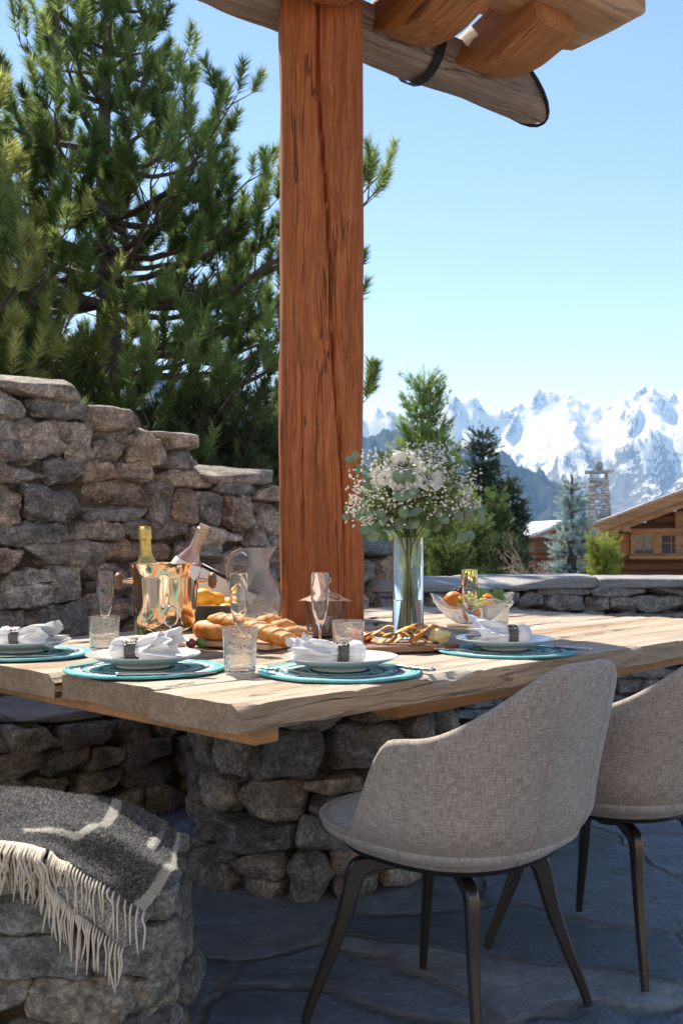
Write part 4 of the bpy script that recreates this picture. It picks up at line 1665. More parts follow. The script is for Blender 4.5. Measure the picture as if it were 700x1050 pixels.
# serving tray with lemons
M['lemon'] = m_plain('lemon_skin', (.92, .42, .015), .42, 0, .10, 90, .25)
M['orange'] = m_plain('orange_skin', (.86, .22, .02), .42, 0, .10, 120, .3)
TR = onplane(214, 645)


def make_tray():
    t = thing('serving_tray', 'rectangular steel dish filled with lemons behind the bread', 'tray', (TR[0], TR[1], TZ + .003), R(-4))
    mb = MB()
    def ring(w_, d, z, n=8, r=.02):
        pts = []
        for sx, sy, a0 in ((1, 1, 0), (-1, 1, PI / 2), (-1, -1, PI), (1, -1, 1.5 * PI)):
            for k in range(n):
                a = a0 + PI / 2 * k / (n - 1)
                pts.append([sx * (w_ / 2 - r) + r * math.cos(a), sy * (d / 2 - r) + r * math.sin(a), z])
        return pts
    rows = [ring(.18, .13, .002), ring(.205, .155, .010), ring(.245, .195, .082), ring(.262, .212, .086), ring(.262, .212, .089), ring(.240, .190, .086), ring(.20, .15, .014), ring(.17, .12, .006), ring(.06, .03, .006, r=.01)]
    grid(mb, np.array(rows), closev=True)
    mb.f.append(tuple(range(32)))
    mb.build('dish', M['steel_dull'], t, sharp=60)
    lid = MB(); Mx = roty(R(27)) @ rotx(R(75))
    box(lid, (.035, .105, .128), (.23, .10, .006), Mx, .002); lid.build('lid', M['linen_plate'], t, smooth=False)
    bar = MB(); tube(bar, [np.array([.035, .100, .128]) + Mx @ np.array([x, .052, 0]) for x in (-.12, .12)], .008, 8)
    bar.build('lid_rim', M['dark_metal'], t)


M['linen_plate'] = m_plain('enamel', (.72, .71, .68), .3, 0, .05, 10)
make_tray()


def lemon(p, label, ang, r=.036, mat='lemon', name='lemon', cat='lemon', group='lemons in the steel dish', el=1.22):
    mb = MB(); P, f = CS[9]
    q = P / np.linalg.norm(P, axis=1)[:, None]
    x = q[:, 0]
    rad = np.ones(len(q))
    if el > 1.05:
        rad = 1 + .0 * x
        q = q * np.array([el, 1, 1])
        q[:, 0] += np.sign(x) * .16 * np.clip(np.abs(x) - .86, 0, 1) / .14
        q[:, 1:] *= (1 - .35 * np.clip(np.abs(x) - .7, 0, 1))[:, None]
    else:
        q = q * np.array([1, 1, .93])
    q = q * r * (1 + .01 * fbm(q * 3 + ang, 3, 3))[:, None]
    q = q @ (rotz(ang) @ roty(.3 * math.sin(ang * 3))).T
    mb.add(q, f)
    o = mb.build(name, M[mat], loc=tuple(p))
    return tag(o, label, cat, group)


L0 = TR
for i, (dx, dy, dz, a, lb) in enumerate([(-.060, -.035, .062, .4, 'lemon low at the left of the steel dish, half behind the bucket'), (.005, -.038, .062, 2.5, 'lemon at the front middle of the steel dish'), (.066, -.035, .060, 1.2, 'lemon at the front right corner of the dish'),
                                       (-.045, .03, .085, 1.9, 'lemon at the back left of the dish'), (.022, .025, .098, .9, 'topmost lemon of the heap in the dish'), (-.022, -.006, .112, 2.9, 'lemon on top of the heap beside the bucket knob'), (.066, .035, .078, 2.2, 'lemon at the back right of the dish by the pitcher')]):
    lemon((L0[0] + dx, L0[1] + dy, TZ + dz), lb, a)


# pitcher
def make_pitcher():
    p = onplane(265, 643)
    t = thing('glass_pitcher', 'round bellied glass pitcher with loop handle in front of the stone wall', 'pitcher', (p[0], p[1], TZ + .003), R(0))
    g = MB(); n = 64
    pr = [(0, 0), (.048, 0), (.055, .004), (.078, .03), (.091, .075), (.090, .115), (.074, .155), (.050, .190), (.041, .215), (.0405, .245), (.046, .285), (.0475, .290), (.046, .291), (.0435, .285), (.0375, .245), (.038, .215), (.047, .190), (.071, .155), (.087, .115), (.088, .075), (.075, .032), (.052, .010), (0, .008)]
    lathe(g, pr, n)
    V = g.v[0]
    a = np.arctan2(V[:, 1], V[:, 0]); z = V[:, 2]
    k = np.clip((z - .25) / .04, 0, 1) * np.exp(-(a / .38) ** 2)
    V[:, 0] += .022 * k
    V[:, 2] += .006 * k
    g.build('pitcher_body', M['seeded_light'], t, sharp=38)
    h = MB()
    pts = catmull([(-.038, 0, .262), (-.062, 0, .280), (-.098, 0, .262), (-.112, 0, .21), (-.105, 0, .15), (-.082, 0, .118)], 30)
    tube(h, pts, .0085, 12)
    h.build('handle', M['seeded_light'], t, sharp=38)


M['seeded_light'] = m_glass('faint_seeded_glass', (.98, .98, .97), .01, 1.42, .45)
M['seeded_light'].node_tree.nodes['Principled BSDF'].inputs['Transmission Weight'].default_value = .95
make_pitcher()

# bread
t_ = NT('bread_crust')
co = t_.coord(); n_ = t_.noise(co, 22, 6, .65); at_ = t_.attr()
c_ = t_.ramp(n_, [(.3, (.36, .11, .018)), (.5, (.62, .24, .045)), (.7, (.80, .42, .12))])
c_ = t_.mix(t_.math('MULTIPLY', at_, .6), c_, t_.ramp(t_.noise(co, 90, 4, .7), [(.35, (.78, .55, .30)), (.65, (.90, .80, .62))]))
M['crust'] = t_.set(c_, .6, 0, t_.bump(n_, .5, .006), spec=.3)
M['board'] = m_wood('board_wood', (.40, .24, .13), (.60, .40, .25), (.72, .54, .37), 'x', 1, .5, .1, .15)
M['walnut'] = m_wood('walnut_board', (.14, .07, .04), (.27, .15, .09), (.38, .23, .15), 'x', 1, .5, .2, .2)


def loaf(name, pts, rad, label, nslash=7, seed=1, flatz=.8, slash_amp=.006, group='loaves on the bread board', cat='bread', loc=None):
    pts = catmull(pts, 90)
    m = len(pts)
    rad = np.interp(np.linspace(0, 1, m), [0, .02, .08, .25, .5, .75, .92, .98, 1], np.array([.12, .45, .8, .97, 1, .97, .8, .45, .12]) * rad)
    n = 40
    T = np.gradient(pts, axis=0); T /= np.linalg.norm(T, axis=1)[:, None]
    S_ = np.cross(T, [0, 0, 1.]); S_ /= np.linalg.norm(S_, axis=1)[:, None]
    U_ = np.cross(S_, T)
    G = np.zeros((m, n, 3)); A = np.zeros((m, n))
    for i in range(m):
        s = i / (m - 1)
        for k in range(n):
            a = 2 * PI * k / n
            x, z = math.cos(a), math.sin(a)
            top = max(0, z) ** 2
            ph = s * nslash * 2 * PI + x * 2.6
            sl = max(0, math.sin(ph)) ** 3 * top * smooth(.04, .12, s) * smooth(.04, .12, 1 - s)
            A[i, k] = sl + (.35 * top if nslash else .1 * top)
            r = rad[i] * (1 + .03 * math.sin(s * 9 + k * .3 + seed))
            G[i, k] = pts[i] + S_[i] * x * r + U_[i] * z * (r * flatz) + U_[i] * slash_amp * sl * (1 if nslash else 0)
    G += (.0018 * fbm(G * 60, 3, seed))[..., None]
    A = np.clip(A + .25 * fbm(G * 110, 2, seed) * A, 0, 1)
    o = np.array(loc if loc is not None else pts[0])
    mb = MB(); grid(mb, G - o, closev=True, att=A)
    mb.f.append(tuple(range(n))); mb.f.append(tuple(range((m - 1) * n, m * n))[::-1])
    ob = mb.build(name, M['crust'], loc=o)
    return tag(ob, label, cat, group)


BD = onplane(252, 664)
bb = MB(); box(bb, (0, 0, .008), (.30, .20, .016), None, .003)
tag(bb.build('bread_board', M['board'], loc=(BD[0], BD[1] + .05, TZ + .003), rz=R(-32), smooth=False), 'pale wooden board under the baguette and rolls', 'board')
zb_ = TZ + .019
a_ = at(214, 634, 3.00); b_ = at(305, 660, 2.80)
loaf('baguette', [a_, (a_ + b_) / 2 + np.array([0, 0, .006]), b_], .030, 'long slashed baguette lying across the board', 9, 2, .82)
c0 = onplane(214, 664); c0 = np.array([c0[0] - .01, 2.98, zb_ + .028])
loaf('bread_loaf', [c0 + np.array([-.035, .05, 0]), c0 + np.array([.02, .0, .0]), c0 + np.array([.10, -.05, 0])], .038, 'dark brown loaf under the left end of the baguette', 0, 4, .8)
# braided rolls
br = [at(262, 648, 3.05), at(276, 640, 3.02), at(290, 645, 2.98), at(301, 652, 2.95)]
for i, (q, lb) in enumerate(zip(br, ('plaited roll behind the baguette, farthest left', 'plump plaited roll on top of the pile behind the baguette', 'plaited roll second from the post end of the pile', 'plaited roll at the end of the pile nearest the post'))):
    q = np.array([q[0], q[1], q[2]])
    loaf('bread_roll', [q + np.array([-.035, -.03, -.004]), q + np.array([0, 0, .006]), q + np.array([.035, .03, -.004])], .026, lb, 2, 6 + i, .9, .003, group='small plaited rolls behind the baguette', cat='bread roll')
loaf('bread_loaf', [at(262, 660, 3.05), at(285, 658, 3.02), at(306, 662, 2.98)], .034, 'round loaf carrying the plaited rolls', 0, 14, .8)


# lantern
def make_lantern():
    p = onplane(334, 652)
    t = thing('garden_lantern', 'rusty copper lantern with wide pitched roof at the foot of the post', 'lantern', (p[0], p[1] + .0, TZ + .003), R(24))
    b = MB(); box(b, (0, 0, .005), (.105, .105, .010), None, .002); b.build('base', M['copper'], t, smooth=False)
    for sx in (-1, 1):
        for sy in (-1, 1):
            q = MB(); box(q, (sx * .046, sy * .046, .062), (.007, .007, .104)); q.build('corner_post', M['copper'], t, smooth=False)
    for i in range(4):
        g = MB(); box(g, (0, -.044, .062), (.082, .0015, .100)); o = g.build('glass_pane', M['glass'], t, smooth=False); o.rotation_euler.z = i * PI / 2
    # cut-out sheet (hill shape) in front
    for i in (0, 3):
        c = MB()
        xs = np.linspace(-.043, .043, 24)
        top = .045 + .018 * np.sin(xs * 90) + .012 * np.sin(xs * 210 + 1) + xs * .35
        G = [[[x, -.049, .01], [x, -.049, tp]] for x, tp in zip(xs, top)]
        G2 = np.array(G) + np.array([0, -.001, 0])
        grid(c, G, flip=True); grid(c, G2)
        o = c.build('cutout_sheet', M['copper'], t, smooth=False); o.rotation_euler.z = i * PI / 2
    r = MB()
    rows = []
    for (s_, z) in ((.070, .112), (.069, .1135), (.046, .127), (.024, .143), (.004, .160)):
        rows.append([[s_, s_, z], [0, s_ * 1.04, z + .004], [-s_, s_, z], [-s_ * 1.04, 0, z + .004], [-s_, -s_, z], [0, -s_ * 1.04, z + .004], [s_, -s_, z], [s_ * 1.04, 0, z + .004]])
    rows = [(np.array(rows[0]) * np.array([.94, .94, 1])).tolist()] + rows
    grid(r, np.array(rows), closev=True); r.build('roof', M['copper'], t, smooth=False)
    h = MB(); tube(h, [(.018 * math.cos(x), 0, .182 + .014 * math.sin(x)) for x in np.linspace(0, 2 * PI, 26)], .0018, 6, cap=False); h.build('hanging_ring', M['steel_dull'], t)
    c = MB(); lathe(c, [(0, .0105), (.022, .0105), (.022, .06), (.018, .062), (0, .061)], 24); c.build('candle', M['porcelain'], t, sharp=38)


make_lantern()


# snack board
SB = onplane(412, 668)
bb = MB(); box(bb, (0, 0, .009), (.29, .17, .018), None, .003)
SBA = R(20)
tag(bb.build('snack_board', M['walnut'], loc=(SB[0], SB[1] + .03, TZ + .003), rz=SBA, smooth=False), 'dark wooden board of snacks beside the vase', 'board')
M['crisp'] = m_plain('crisp', (.80, .42, .09), .55, 0, .3, 50, .5)
M['cheese'] = m_plain('cheese', (.84, .70, .34), .5, 0, .12, 40, .5)
M['tomato'] = m_plain('tomato_skin', (.62, .05, .015), .25, 0, .1, 20)
M['nut'] = m_plain('nut', (.42, .22, .09), .6, 0, .25, 50, .4)
rng = np.random.default_rng(12)


def sbp(u, v, z):
    c, s_ = math.cos(SBA), math.sin(SBA)
    return np.array([SB[0] + c * u - s_ * v, SB[1] + .03 + s_ * u + c * v, TZ + .021 + z])


wordsA = ['lowest crisp at the left of the snack board', 'curled crisp second from the left on the board', 'crisp lying flat near the board front', 'tall crisp leaning on the pile', 'crisp on top of the pile, tip up', 'crisp at the back of the pile',
          'crisp pointing to the cheese', 'broad crisp in the middle of the board', 'thin crisp on the right of the pile', 'crisp under the cheese side of the pile', 'small broken crisp near the front edge', 'crisp leaning on the vase side']
for i in range(12):
    u = -.09 + .016 * i + rng.uniform(-.01, .01); v = rng.uniform(-.04, .04); z = .006 + .016 * (i % 3)
    L = rng.uniform(.028, .044); w_ = rng.uniform(.013, .021); cu = rng.uniform(.004, .012)
    xs = np.linspace(-1, 1, 12)
    G = [[[L * x, w_ * y * (1 - .55 * x * x), cu * (1 - x * x) + .004 * y * y * math.sin(3 * x) + tt] for y in np.linspace(-1, 1, 6)] for x in xs for tt in (0,)]
    mb = MB(); G = np.array(G); grid(mb, G); grid(mb, G - np.array([0, 0, .0035]), flip=True)
    a = rng.uniform(-.3, .9)
    Mx = rotz(a) @ roty(-rng.uniform(.0, .5))
    mb.v = [x @ Mx.T for x in mb.v]
    tag(mb.build('crisp', M['crisp'], loc=sbp(u, v, z)), wordsA[i], 'crisp', 'orange crisps heaped on the snack board')
mb = MB(); blob(mb, (0, 0, 0), (.026, .022, .020), 9, 5, rotz(.5) @ roty(.3), .18, 2, 3)
tag(mb.build('cheese_chunk', M['cheese'], loc=sbp(.105, -.035, .018)), 'rough chunk of pale yellow cheese on the snack board', 'cheese')
for i, (u, v, lb) in enumerate([(-.115, .055, 'red tomato half at the far left of the snack board'), (-.08, .07, 'red tomato behind the crisps'), (-.125, .02, 'small red tomato beside the tumbler')]):
    lemon(sbp(u, v, .014), lb, i, .018, 'tomato', 'tomato', 'tomato', 'red tomatoes on the snack board', 1.0)
for i in range(7):
    mb = MB(); blob(mb, (0, 0, 0), (.009, .006, .005), 4, 2.4, rotz(i * 1.3), .1, 3, i)
    u, v = [(.03, -.06), (.045, -.05), (.06, -.065), (.015, -.052), (.125, .0), (.135, .02), (.05, -.03)][i]
    tag(mb.build('nut', M['nut'], loc=sbp(u, v, .004)), ['small brown nut at the front edge of the snack board', 'nut beside the front edge nut, nearer the cheese', 'nut between the front edge and the cheese', 'leftmost small nut before the crisps', 'nut right of the cheese chunk', 'nut at the right end of the snack board', 'nut tucked against the crisps'][i], 'nut', 'nuts scattered on the snack board')


def leaf_mesh(mb, p, d, up, L, W, curl=.15, n=6, fold=.1, roundish=False):
    """curved leaf from p along d"""
    d = np.array(d, float); d /= np.linalg.norm(d)
    up = np.array(up, float); s_ = np.cross(d, up); s_ /= np.linalg.norm(s_) + 1e-9; up = np.cross(s_, d)
    G = []
    for i in range(n + 1):
        t = i / n
        w_ = W * (math.sin(PI * min(1, t * .93 + .04)) ** (.45 if roundish else .9)) * (1 if roundish else (1.25 - .5 * t))
        row = []
        for y in (-1, -.5, 0, .5, 1):
            row.append(p + d * L * t + s_ * y * w_ / 2 + up * (-curl * L * t * t + fold * w_ * abs(y)))
        G.append(row)
    grid(mb, G)


p = onplane(385, 650)
mb = MB()
for i in range(6):
    a = i * 1.1; leaf_mesh(mb, np.array([0, 0, .002]), (math.cos(a), math.sin(a), .7), (0, 0, 1), .05, .02, .4)
tag(mb.build('herb_sprig', M['leaf_dark'], loc=(p[0], p[1], TZ + .024)), 'dark green herb sprig at the back of the snack board', 'herb')
# small figs by the bucket
for (px, py, m_, nm, lb) in ((196, 666, 'fig', 'fig', 'small dark red fig in front of the copper bucket'), (206, 665, 'lime', 'lime', 'small green lime beside the red fig')):
    M.setdefault(m_, m_plain(m_, {'fig': (.22, .045, .06), 'lime': (.12, .24, .07)}[m_], .4, 0, .2, 40))
    q = onplane(px, py)
    lemon((q[0], q[1], TZ + .018), lb, 1.1, .015, m_, nm, nm, None, 1.0)


# fruit bowl
def make_fruit():
    p = onplane(484, 641)
    t = MB()
    n = 96
    prof = [(0, .004), (.03, .003), (.06, .005), (.10, .028), (.135, .062), (.155, .088), (.158, .090), (.155, .094), (.131, .066), (.097, .033), (.06, .010), (0, .009)]
    lathe(t, prof, n)
    V = t.v[0]; a = np.arctan2(V[:, 1], V[:, 0]); r = np.linalg.norm(V[:, :2], axis=1)
    V[:, 2] += .014 * np.clip((r - .09) / .065, 0, 1) * np.sin(a * 4 + .3) + .020 * np.clip((r - .12) / .04, 0, 1) * np.abs(np.cos(a)) ** 6
    V[:, :2] *= (1 + .05 * np.clip((r - .1) / .05, 0, 1) * np.sin(a * 8))[:, None]
    tag(t.build('fruit_bowl', M['seeded_light'], loc=(p[0], p[1], TZ + .003), sharp=80), 'wavy rimmed clear glass bowl heaped with fruit', 'bowl')
    for i, (dx, dy, dz, r_, lb) in enumerate([(-.072, -.01, .096, .036, 'orange on the left of the fruit bowl'), (-.01, -.045, .048, .034, 'orange low at the front of the fruit bowl'), (.050, -.01, .090, .034, 'orange behind the tumbler in the fruit bowl'), (.02, .05, .090, .034, 'orange at the back of the fruit bowl')]):
        lemon((p[0] + dx, p[1] + dy, TZ + dz), lb, i, r_, 'orange', 'orange', 'orange', 'oranges in the glass bowl', 1.0)
    for (mat, c, nn, nm, lb, sd_) in (('grape', (-.012, -.045, .092), 38, 'grape_bunch', 'green yellow grapes at the front of the fruit bowl', 3), ('grape_dark', (-.035, .02, .118), 26, 'grape_bunch', 'dark purple grapes at the back of the fruit bowl', 5)):
        M.setdefault('grape', m_plain('green_grape', (.62, .66, .10), .25, 0, .1, 30, **{'Subsurface_Weight': .3}))
        M.setdefault('grape_dark', m_plain('dark_grape', (.035, .018, .035), .35, 0, .3, 30))
        g = thing(nm, lb, 'grapes', (p[0] + c[0], p[1] + c[1], TZ + c[2]), 0)
        rg = np.random.default_rng(sd_)
        for k in range(nn):
            q = rg.normal(size=3) * np.array([.024, .014, .014])
            m_ = MB(); blob(m_, q, (.0092,) * 3, 4, 2); m_.build('grape', M[mat], g)
        s_ = MB(); tube(s_, [(0, 0, 0), (.005, 0, .02), (.012, 0, .035)], .0015, 5); s_.build('stalk', M['stem'], g)
    lf = MB()
    for (a, L) in ((.3, .07), (1.2, .06), (-.3, .05), (2.2, .045), (.8, .065), (1.7, .05)):
        leaf_mesh(lf, np.array([.02, -.03, .09]), (math.cos(a), .2, math.sin(a)), (0, -1, .3), L, L * .7, .3)
    l2 = MB()
    for (a, L) in ((.2, .045), (.9, .05), (1.6, .04), (2.4, .04)):
        leaf_mesh(l2, np.array([.09, .01, .10]), (math.cos(a), .2, math.sin(a)), (0, -1, .3), L, L * .7, .3)
    tag(l2.build('leaf_sprig', M['leaf_green'], loc=(p[0], p[1], TZ)), 'small green leaf sprig at the right rim of the fruit bowl', 'leaves')
    tag(lf.build('leaf_sprig', M['leaf_green'], loc=(p[0], p[1], TZ)), 'large bright green leaves in the middle of the fruit bowl', 'leaves')


make_fruit()


# vase and bouquet
VP = onplane(418, 655)


def make_vase():
    t = thing('glass_vase', 'tall straight glass vase holding the white bouquet', 'vase', (VP[0], VP[1], TZ + .003))
    g = MB(); r, h = .0505, .325
    lathe(g, [(0, 0), (r - .002, 0), (r, .003), (r, h - .001), (r - .0015, h), (r - .003, h - .001), (r - .003, .012), (r - .006, .010), (0, .010)], 64)
    g.build('vase_glass', M['glass'], t, sharp=38)
    w_ = MB(); lathe(w_, [(0, .0102), (r - .0065, .0102), (r - .0034, .0125), (r - .0034, .125), (0, .125)], 64); w_.build('water', M['water'], t, sharp=38)


make_vase()


def make_bouquet():
    t = thing('flower_bouquet', 'loose bouquet of white roses, gypsophila and eucalyptus in the glass vase', 'flowers', (VP[0], VP[1], TZ + .003))
    rg = np.random.default_rng(21)
    c0 = np.array([0, 0, .325])
    # stems in the vase
    tips = []
    for i in range(26):
        a = rg.uniform(0, 2 * PI); rb = rg.uniform(.008, .040); a2 = a + PI + rg.uniform(-.5, .5); rt = rg.uniform(.005, .030)
        ou = rg.uniform(.04, .12)
        s_ = MB()
        p0 = (rb * math.cos(a), rb * math.sin(a), .014); p1 = (.3 * rb * math.cos(a), .3 * rb * math.sin(a), .20)
        p2 = (rt * math.cos(a2), rt * math.sin(a2), .325); p3 = (ou * math.cos(a2), ou * math.sin(a2), .42)
        tube(s_, catmull([p0, p1, p2, p3], 16), rg.uniform(.0018, .0034), 6)
        s_.build('stem', M['stem'] if i % 3 else M['leaf_dark'], t)
    def L(px, py, dy=0.0):      # position in the bouquet frame (photo plane through the vase)
        q = at(px, py, VP[1] + dy)
        return q - np.array([VP[0], VP[1], TZ + .003])
    # roses
    def rose(c, r, d, seed):
        rr = np.random.default_rng(seed)
        m_ = MB()
        d = np.array(d, float); d /= np.linalg.norm(d)
        a_ = np.cross(d, [0, 0, 1.]); a_ /= np.linalg.norm(a_) + 1e-9; b_ = np.cross(d, a_)
        for ring in range(6):
            k = 3 + ring
            for j in range(k):
                th = 2 * PI * (j + .5 * ring + rr.uniform(-.15, .15)) / k
                rad = r * (.12 + .16 * ring); op = .10 + .20 * ring
                G = []
                hh = r * (1.15 - .10 * ring)
                wdt = r * (.45 + .16 * ring)
                for u in np.linspace(0, 1, 8):
                    row = []
                    for v in np.linspace(-1, 1, 8):
                        w_ = wdt * math.sin(PI * (.12 + .80 * u) ** .8) * v
                        ro = rad * (.35 + .65 * u) + op * r * .55 * u ** 2 + (.10 * r * u ** 6) * (ring > 1)
                        ang = th + w_ / max(rad * 1.1, r * .22)
                        hgt = hh * (u - .55) - .12 * r * (v * v) * u + .03 * r * math.sin(v * 5 + j) * u
                        if ring > 3: hgt -= .35 * r * u ** 3
                        row.append(c + (a_ * math.cos(ang) + b_ * math.sin(ang)) * ro + d * hgt)
                    G.append(row)
                grid(m_, G)
        m_.build('rose', M['petal'], t)
    for i, (px, py, dy, r, d) in enumerate([(413, 476, -.07, .047, (-.1, -.8, .7)), (440, 489, -.08, .036, (.3, -.9, .4)), (388, 486, -.04, .030, (-.5, -.7, .6)), (424, 466, .02, .034, (.1, -.3, 1)), (453, 488, -.02, .032, (.7, -.5, .5)),
                                            (407, 495, -.11, .020, (0, -1, .2)), (424, 494, -.11, .021, (.1, -1, .2)), (394, 490, -.10, .018, (-.2, -1, .2)), (400, 470, .06, .03, (-.3, .5, 1)), (436, 474, .08, .03, (.3, .6, .8))]):
        rose(L(px, py, dy), r * .86, d, 30 + i)
    # filler greenery inside the head
    fl = MB()
    for i in range(760):
        q = rg.normal(size=3); q /= np.linalg.norm(q)
        rad = rg.uniform(.25, 1.05)
        c = L(421, 500) + q * np.array([.145, .11, .105]) * rad
        dd = q + rg.normal(size=3) * .4 + np.array([0, 0, .2])
        leaf_mesh(fl, c, dd, rg.normal(size=3), rg.uniform(.025, .05), rg.uniform(.010, .020), .2, 4)
    o = fl.build('filler_leaves', M['leaf_mid'], t); o['kind'] = 'stuff'
    # eucalyptus sprays
    def euc(pts, n, size, mat='leaf_euc'):
        m_ = MB(); pp = catmull(pts, 20)
        tube(m_, pp, .0013, 5)
        for i in range(n):
            k = int(2 + (17 * i / max(1, n - 1)))
            for sg in (-1, 1):
                tdir = pp[min(k + 1, 19)] - pp[k - 1]; tdir /= np.linalg.norm(tdir)
                sd_ = np.cross(tdir, (0, -1, .2)) * sg
                dd = sd_ + tdir * .5 + rg.normal(size=3) * .2
                up = np.array([0, -1, .35]) + rg.normal(size=3) * .3
                leaf_mesh(m_, pp[k], dd, up, size * rg.uniform(.8, 1.15), size * rg.uniform(.85, 1.1), .15, 8, .06, True)
        m_.build('eucalyptus_sprig', M[mat], t)
    euc([L(421, 545, -.05), L(418, 520, -.12), L(414, 490, -.12)], 4, .040)
    euc([L(408, 545, -.04), L(395, 530, -.10), L(380, 545, -.12)], 3, .036)
    euc([L(440, 545, -.04), L(452, 530, -.06), L(475, 525, -.04), L(492, 528, -.02)], 5, .032)
    euc([L(430, 540, -.02), L(465, 520, 0), L(478, 548, -.02)], 4, .032)
    euc([L(405, 540, 0), L(380, 530, -.05), L(356, 527, -.06)], 5, .026)
    euc([L(400, 520, 0), L(375, 490, -.05), L(362, 470, -.05)], 4, .026)
    euc([L(440, 530, .05), L(460, 500, .08), L(470, 475, .06)], 4, .030)
    euc([L(445, 530, 0), L(475, 515, -.02), L(500, 505, -.02)], 4, .024, 'leaf_green')
    euc([L(440, 520, 0), L(455, 500, -.05), L(462, 510, -.06)], 3, .026, 'leaf_green')
    euc([L(430, 500, .03), L(455, 480, .02), L(466, 468, .02)], 3, .026, 'leaf_green')
    # gypsophila
    gs = MB(); bl = MB()
    for (px, py, dy, sx, sz, n) in [(385, 510, -.05, 32, 30, 110), (375, 520, -.03, 14, 22, 40), (365, 508, -.04, 7, 22, 22), (445, 468, .02, 30, 14, 150), (468, 500, .0, 26, 22, 130), (395, 472, .0, 25, 12, 80), (425, 505, -.09, 22, 12, 60), (480, 512, 0, 12, 10, 50), (440, 478, -.05, 26, 16, 110), (405, 500, -.09, 24, 20, 70), (455, 515, -.06, 22, 18, 70)]:
        root = L(px + (421 - px) * .4, py + 28, dy)
        for i in range(int(n * 1.5)):
            q = L(px + float(np.clip(rg.normal(), -1.7, 1.7)) * sx * .55, py + float(np.clip(rg.normal(), -1.7, 1.7)) * sz * .55, dy + rg.normal() * .04)
            r = rg.uniform(.0022, .0042)
            for s2 in range(2):
                blob(bl, q + rg.normal(size=3) * .003 * s2, (r, r, r * .8), 3, 2.2, None, .25, 2, i)
            if i % 3 == 0:
                tube(gs, [root + rg.normal(size=3) * .006, (root + q) / 2 + np.array([0, 0, .01]), q], .0006, 3, cap=False)
    o = bl.build('small_blossom', M['blossom'], t); o['kind'] = 'stuff'
    o = gs.build('gypsophila_stems', M['stem'], t); o['kind'] = 'stuff'


make_bouquet()


# ------------------------------------------------------------------ throw
def m_wool(name, base, stripes=True):
    t = NT(name)
    uv = t.coord((1, 1, 1), 'UV')
    co = t.coord()
    n = t.noise(co, 190, 6, .85); n2 = t.noise(co, 600, 3, .8)
    c = t.mix(1, base, t.ramp(n, [(.32, .35), (.5, .9), (.66, 3.2)]), 'MULTIPLY')
    if stripes:
        sp = t.n('SeparateXYZ'); t.l(uv, sp.inputs[0])
        def band(v, c0, w_):
            return t.math('LESS_THAN', t.math('ABSOLUTE', t.math('SUBTRACT', v, c0)), w_)
        wob = t.math('MULTIPLY', t.math('SUBTRACT', n, .5), .006)
        u_ = t.math('ADD', sp.outputs[0], wob); v_ = t.math('ADD', sp.outputs[1], wob)
        m_ = t.math('MAXIMUM', t.math('MULTIPLY', band(u_, .62, .017), t.math('LESS_THAN', v_, .62)), t.math('MULTIPLY', band(v_, .62, .03), band(u_, .52, .115)))
        m_ = t.math('MAXIMUM', m_, band(u_, 1.0, .045))
        c = t.mix(m_, c, t.ramp(n, [(.3, (.52, .50, .46)), (.7, (.78, .76, .70))]))
    b = t.bump(n, .9, .006); b = t.bump(n2, .9, .003, b)
    m = t.set(c, 1.0, 0, b, spec=.1)
    t.p.inputs['Sheen Weight'].default_value = .35
    t.p.inputs['Sheen Roughness'].default_value = .5
    return m


M['wool'] = m_wool('charcoal_wool', (.042, .043, .049))
M['wool_pale'] = m_wool('pale_wool', (.36, .35, .33), False)
M['fringe'] = m_plain('cream_fringe', (.66, .59, .48), .95, 0, .12, 200, .5)


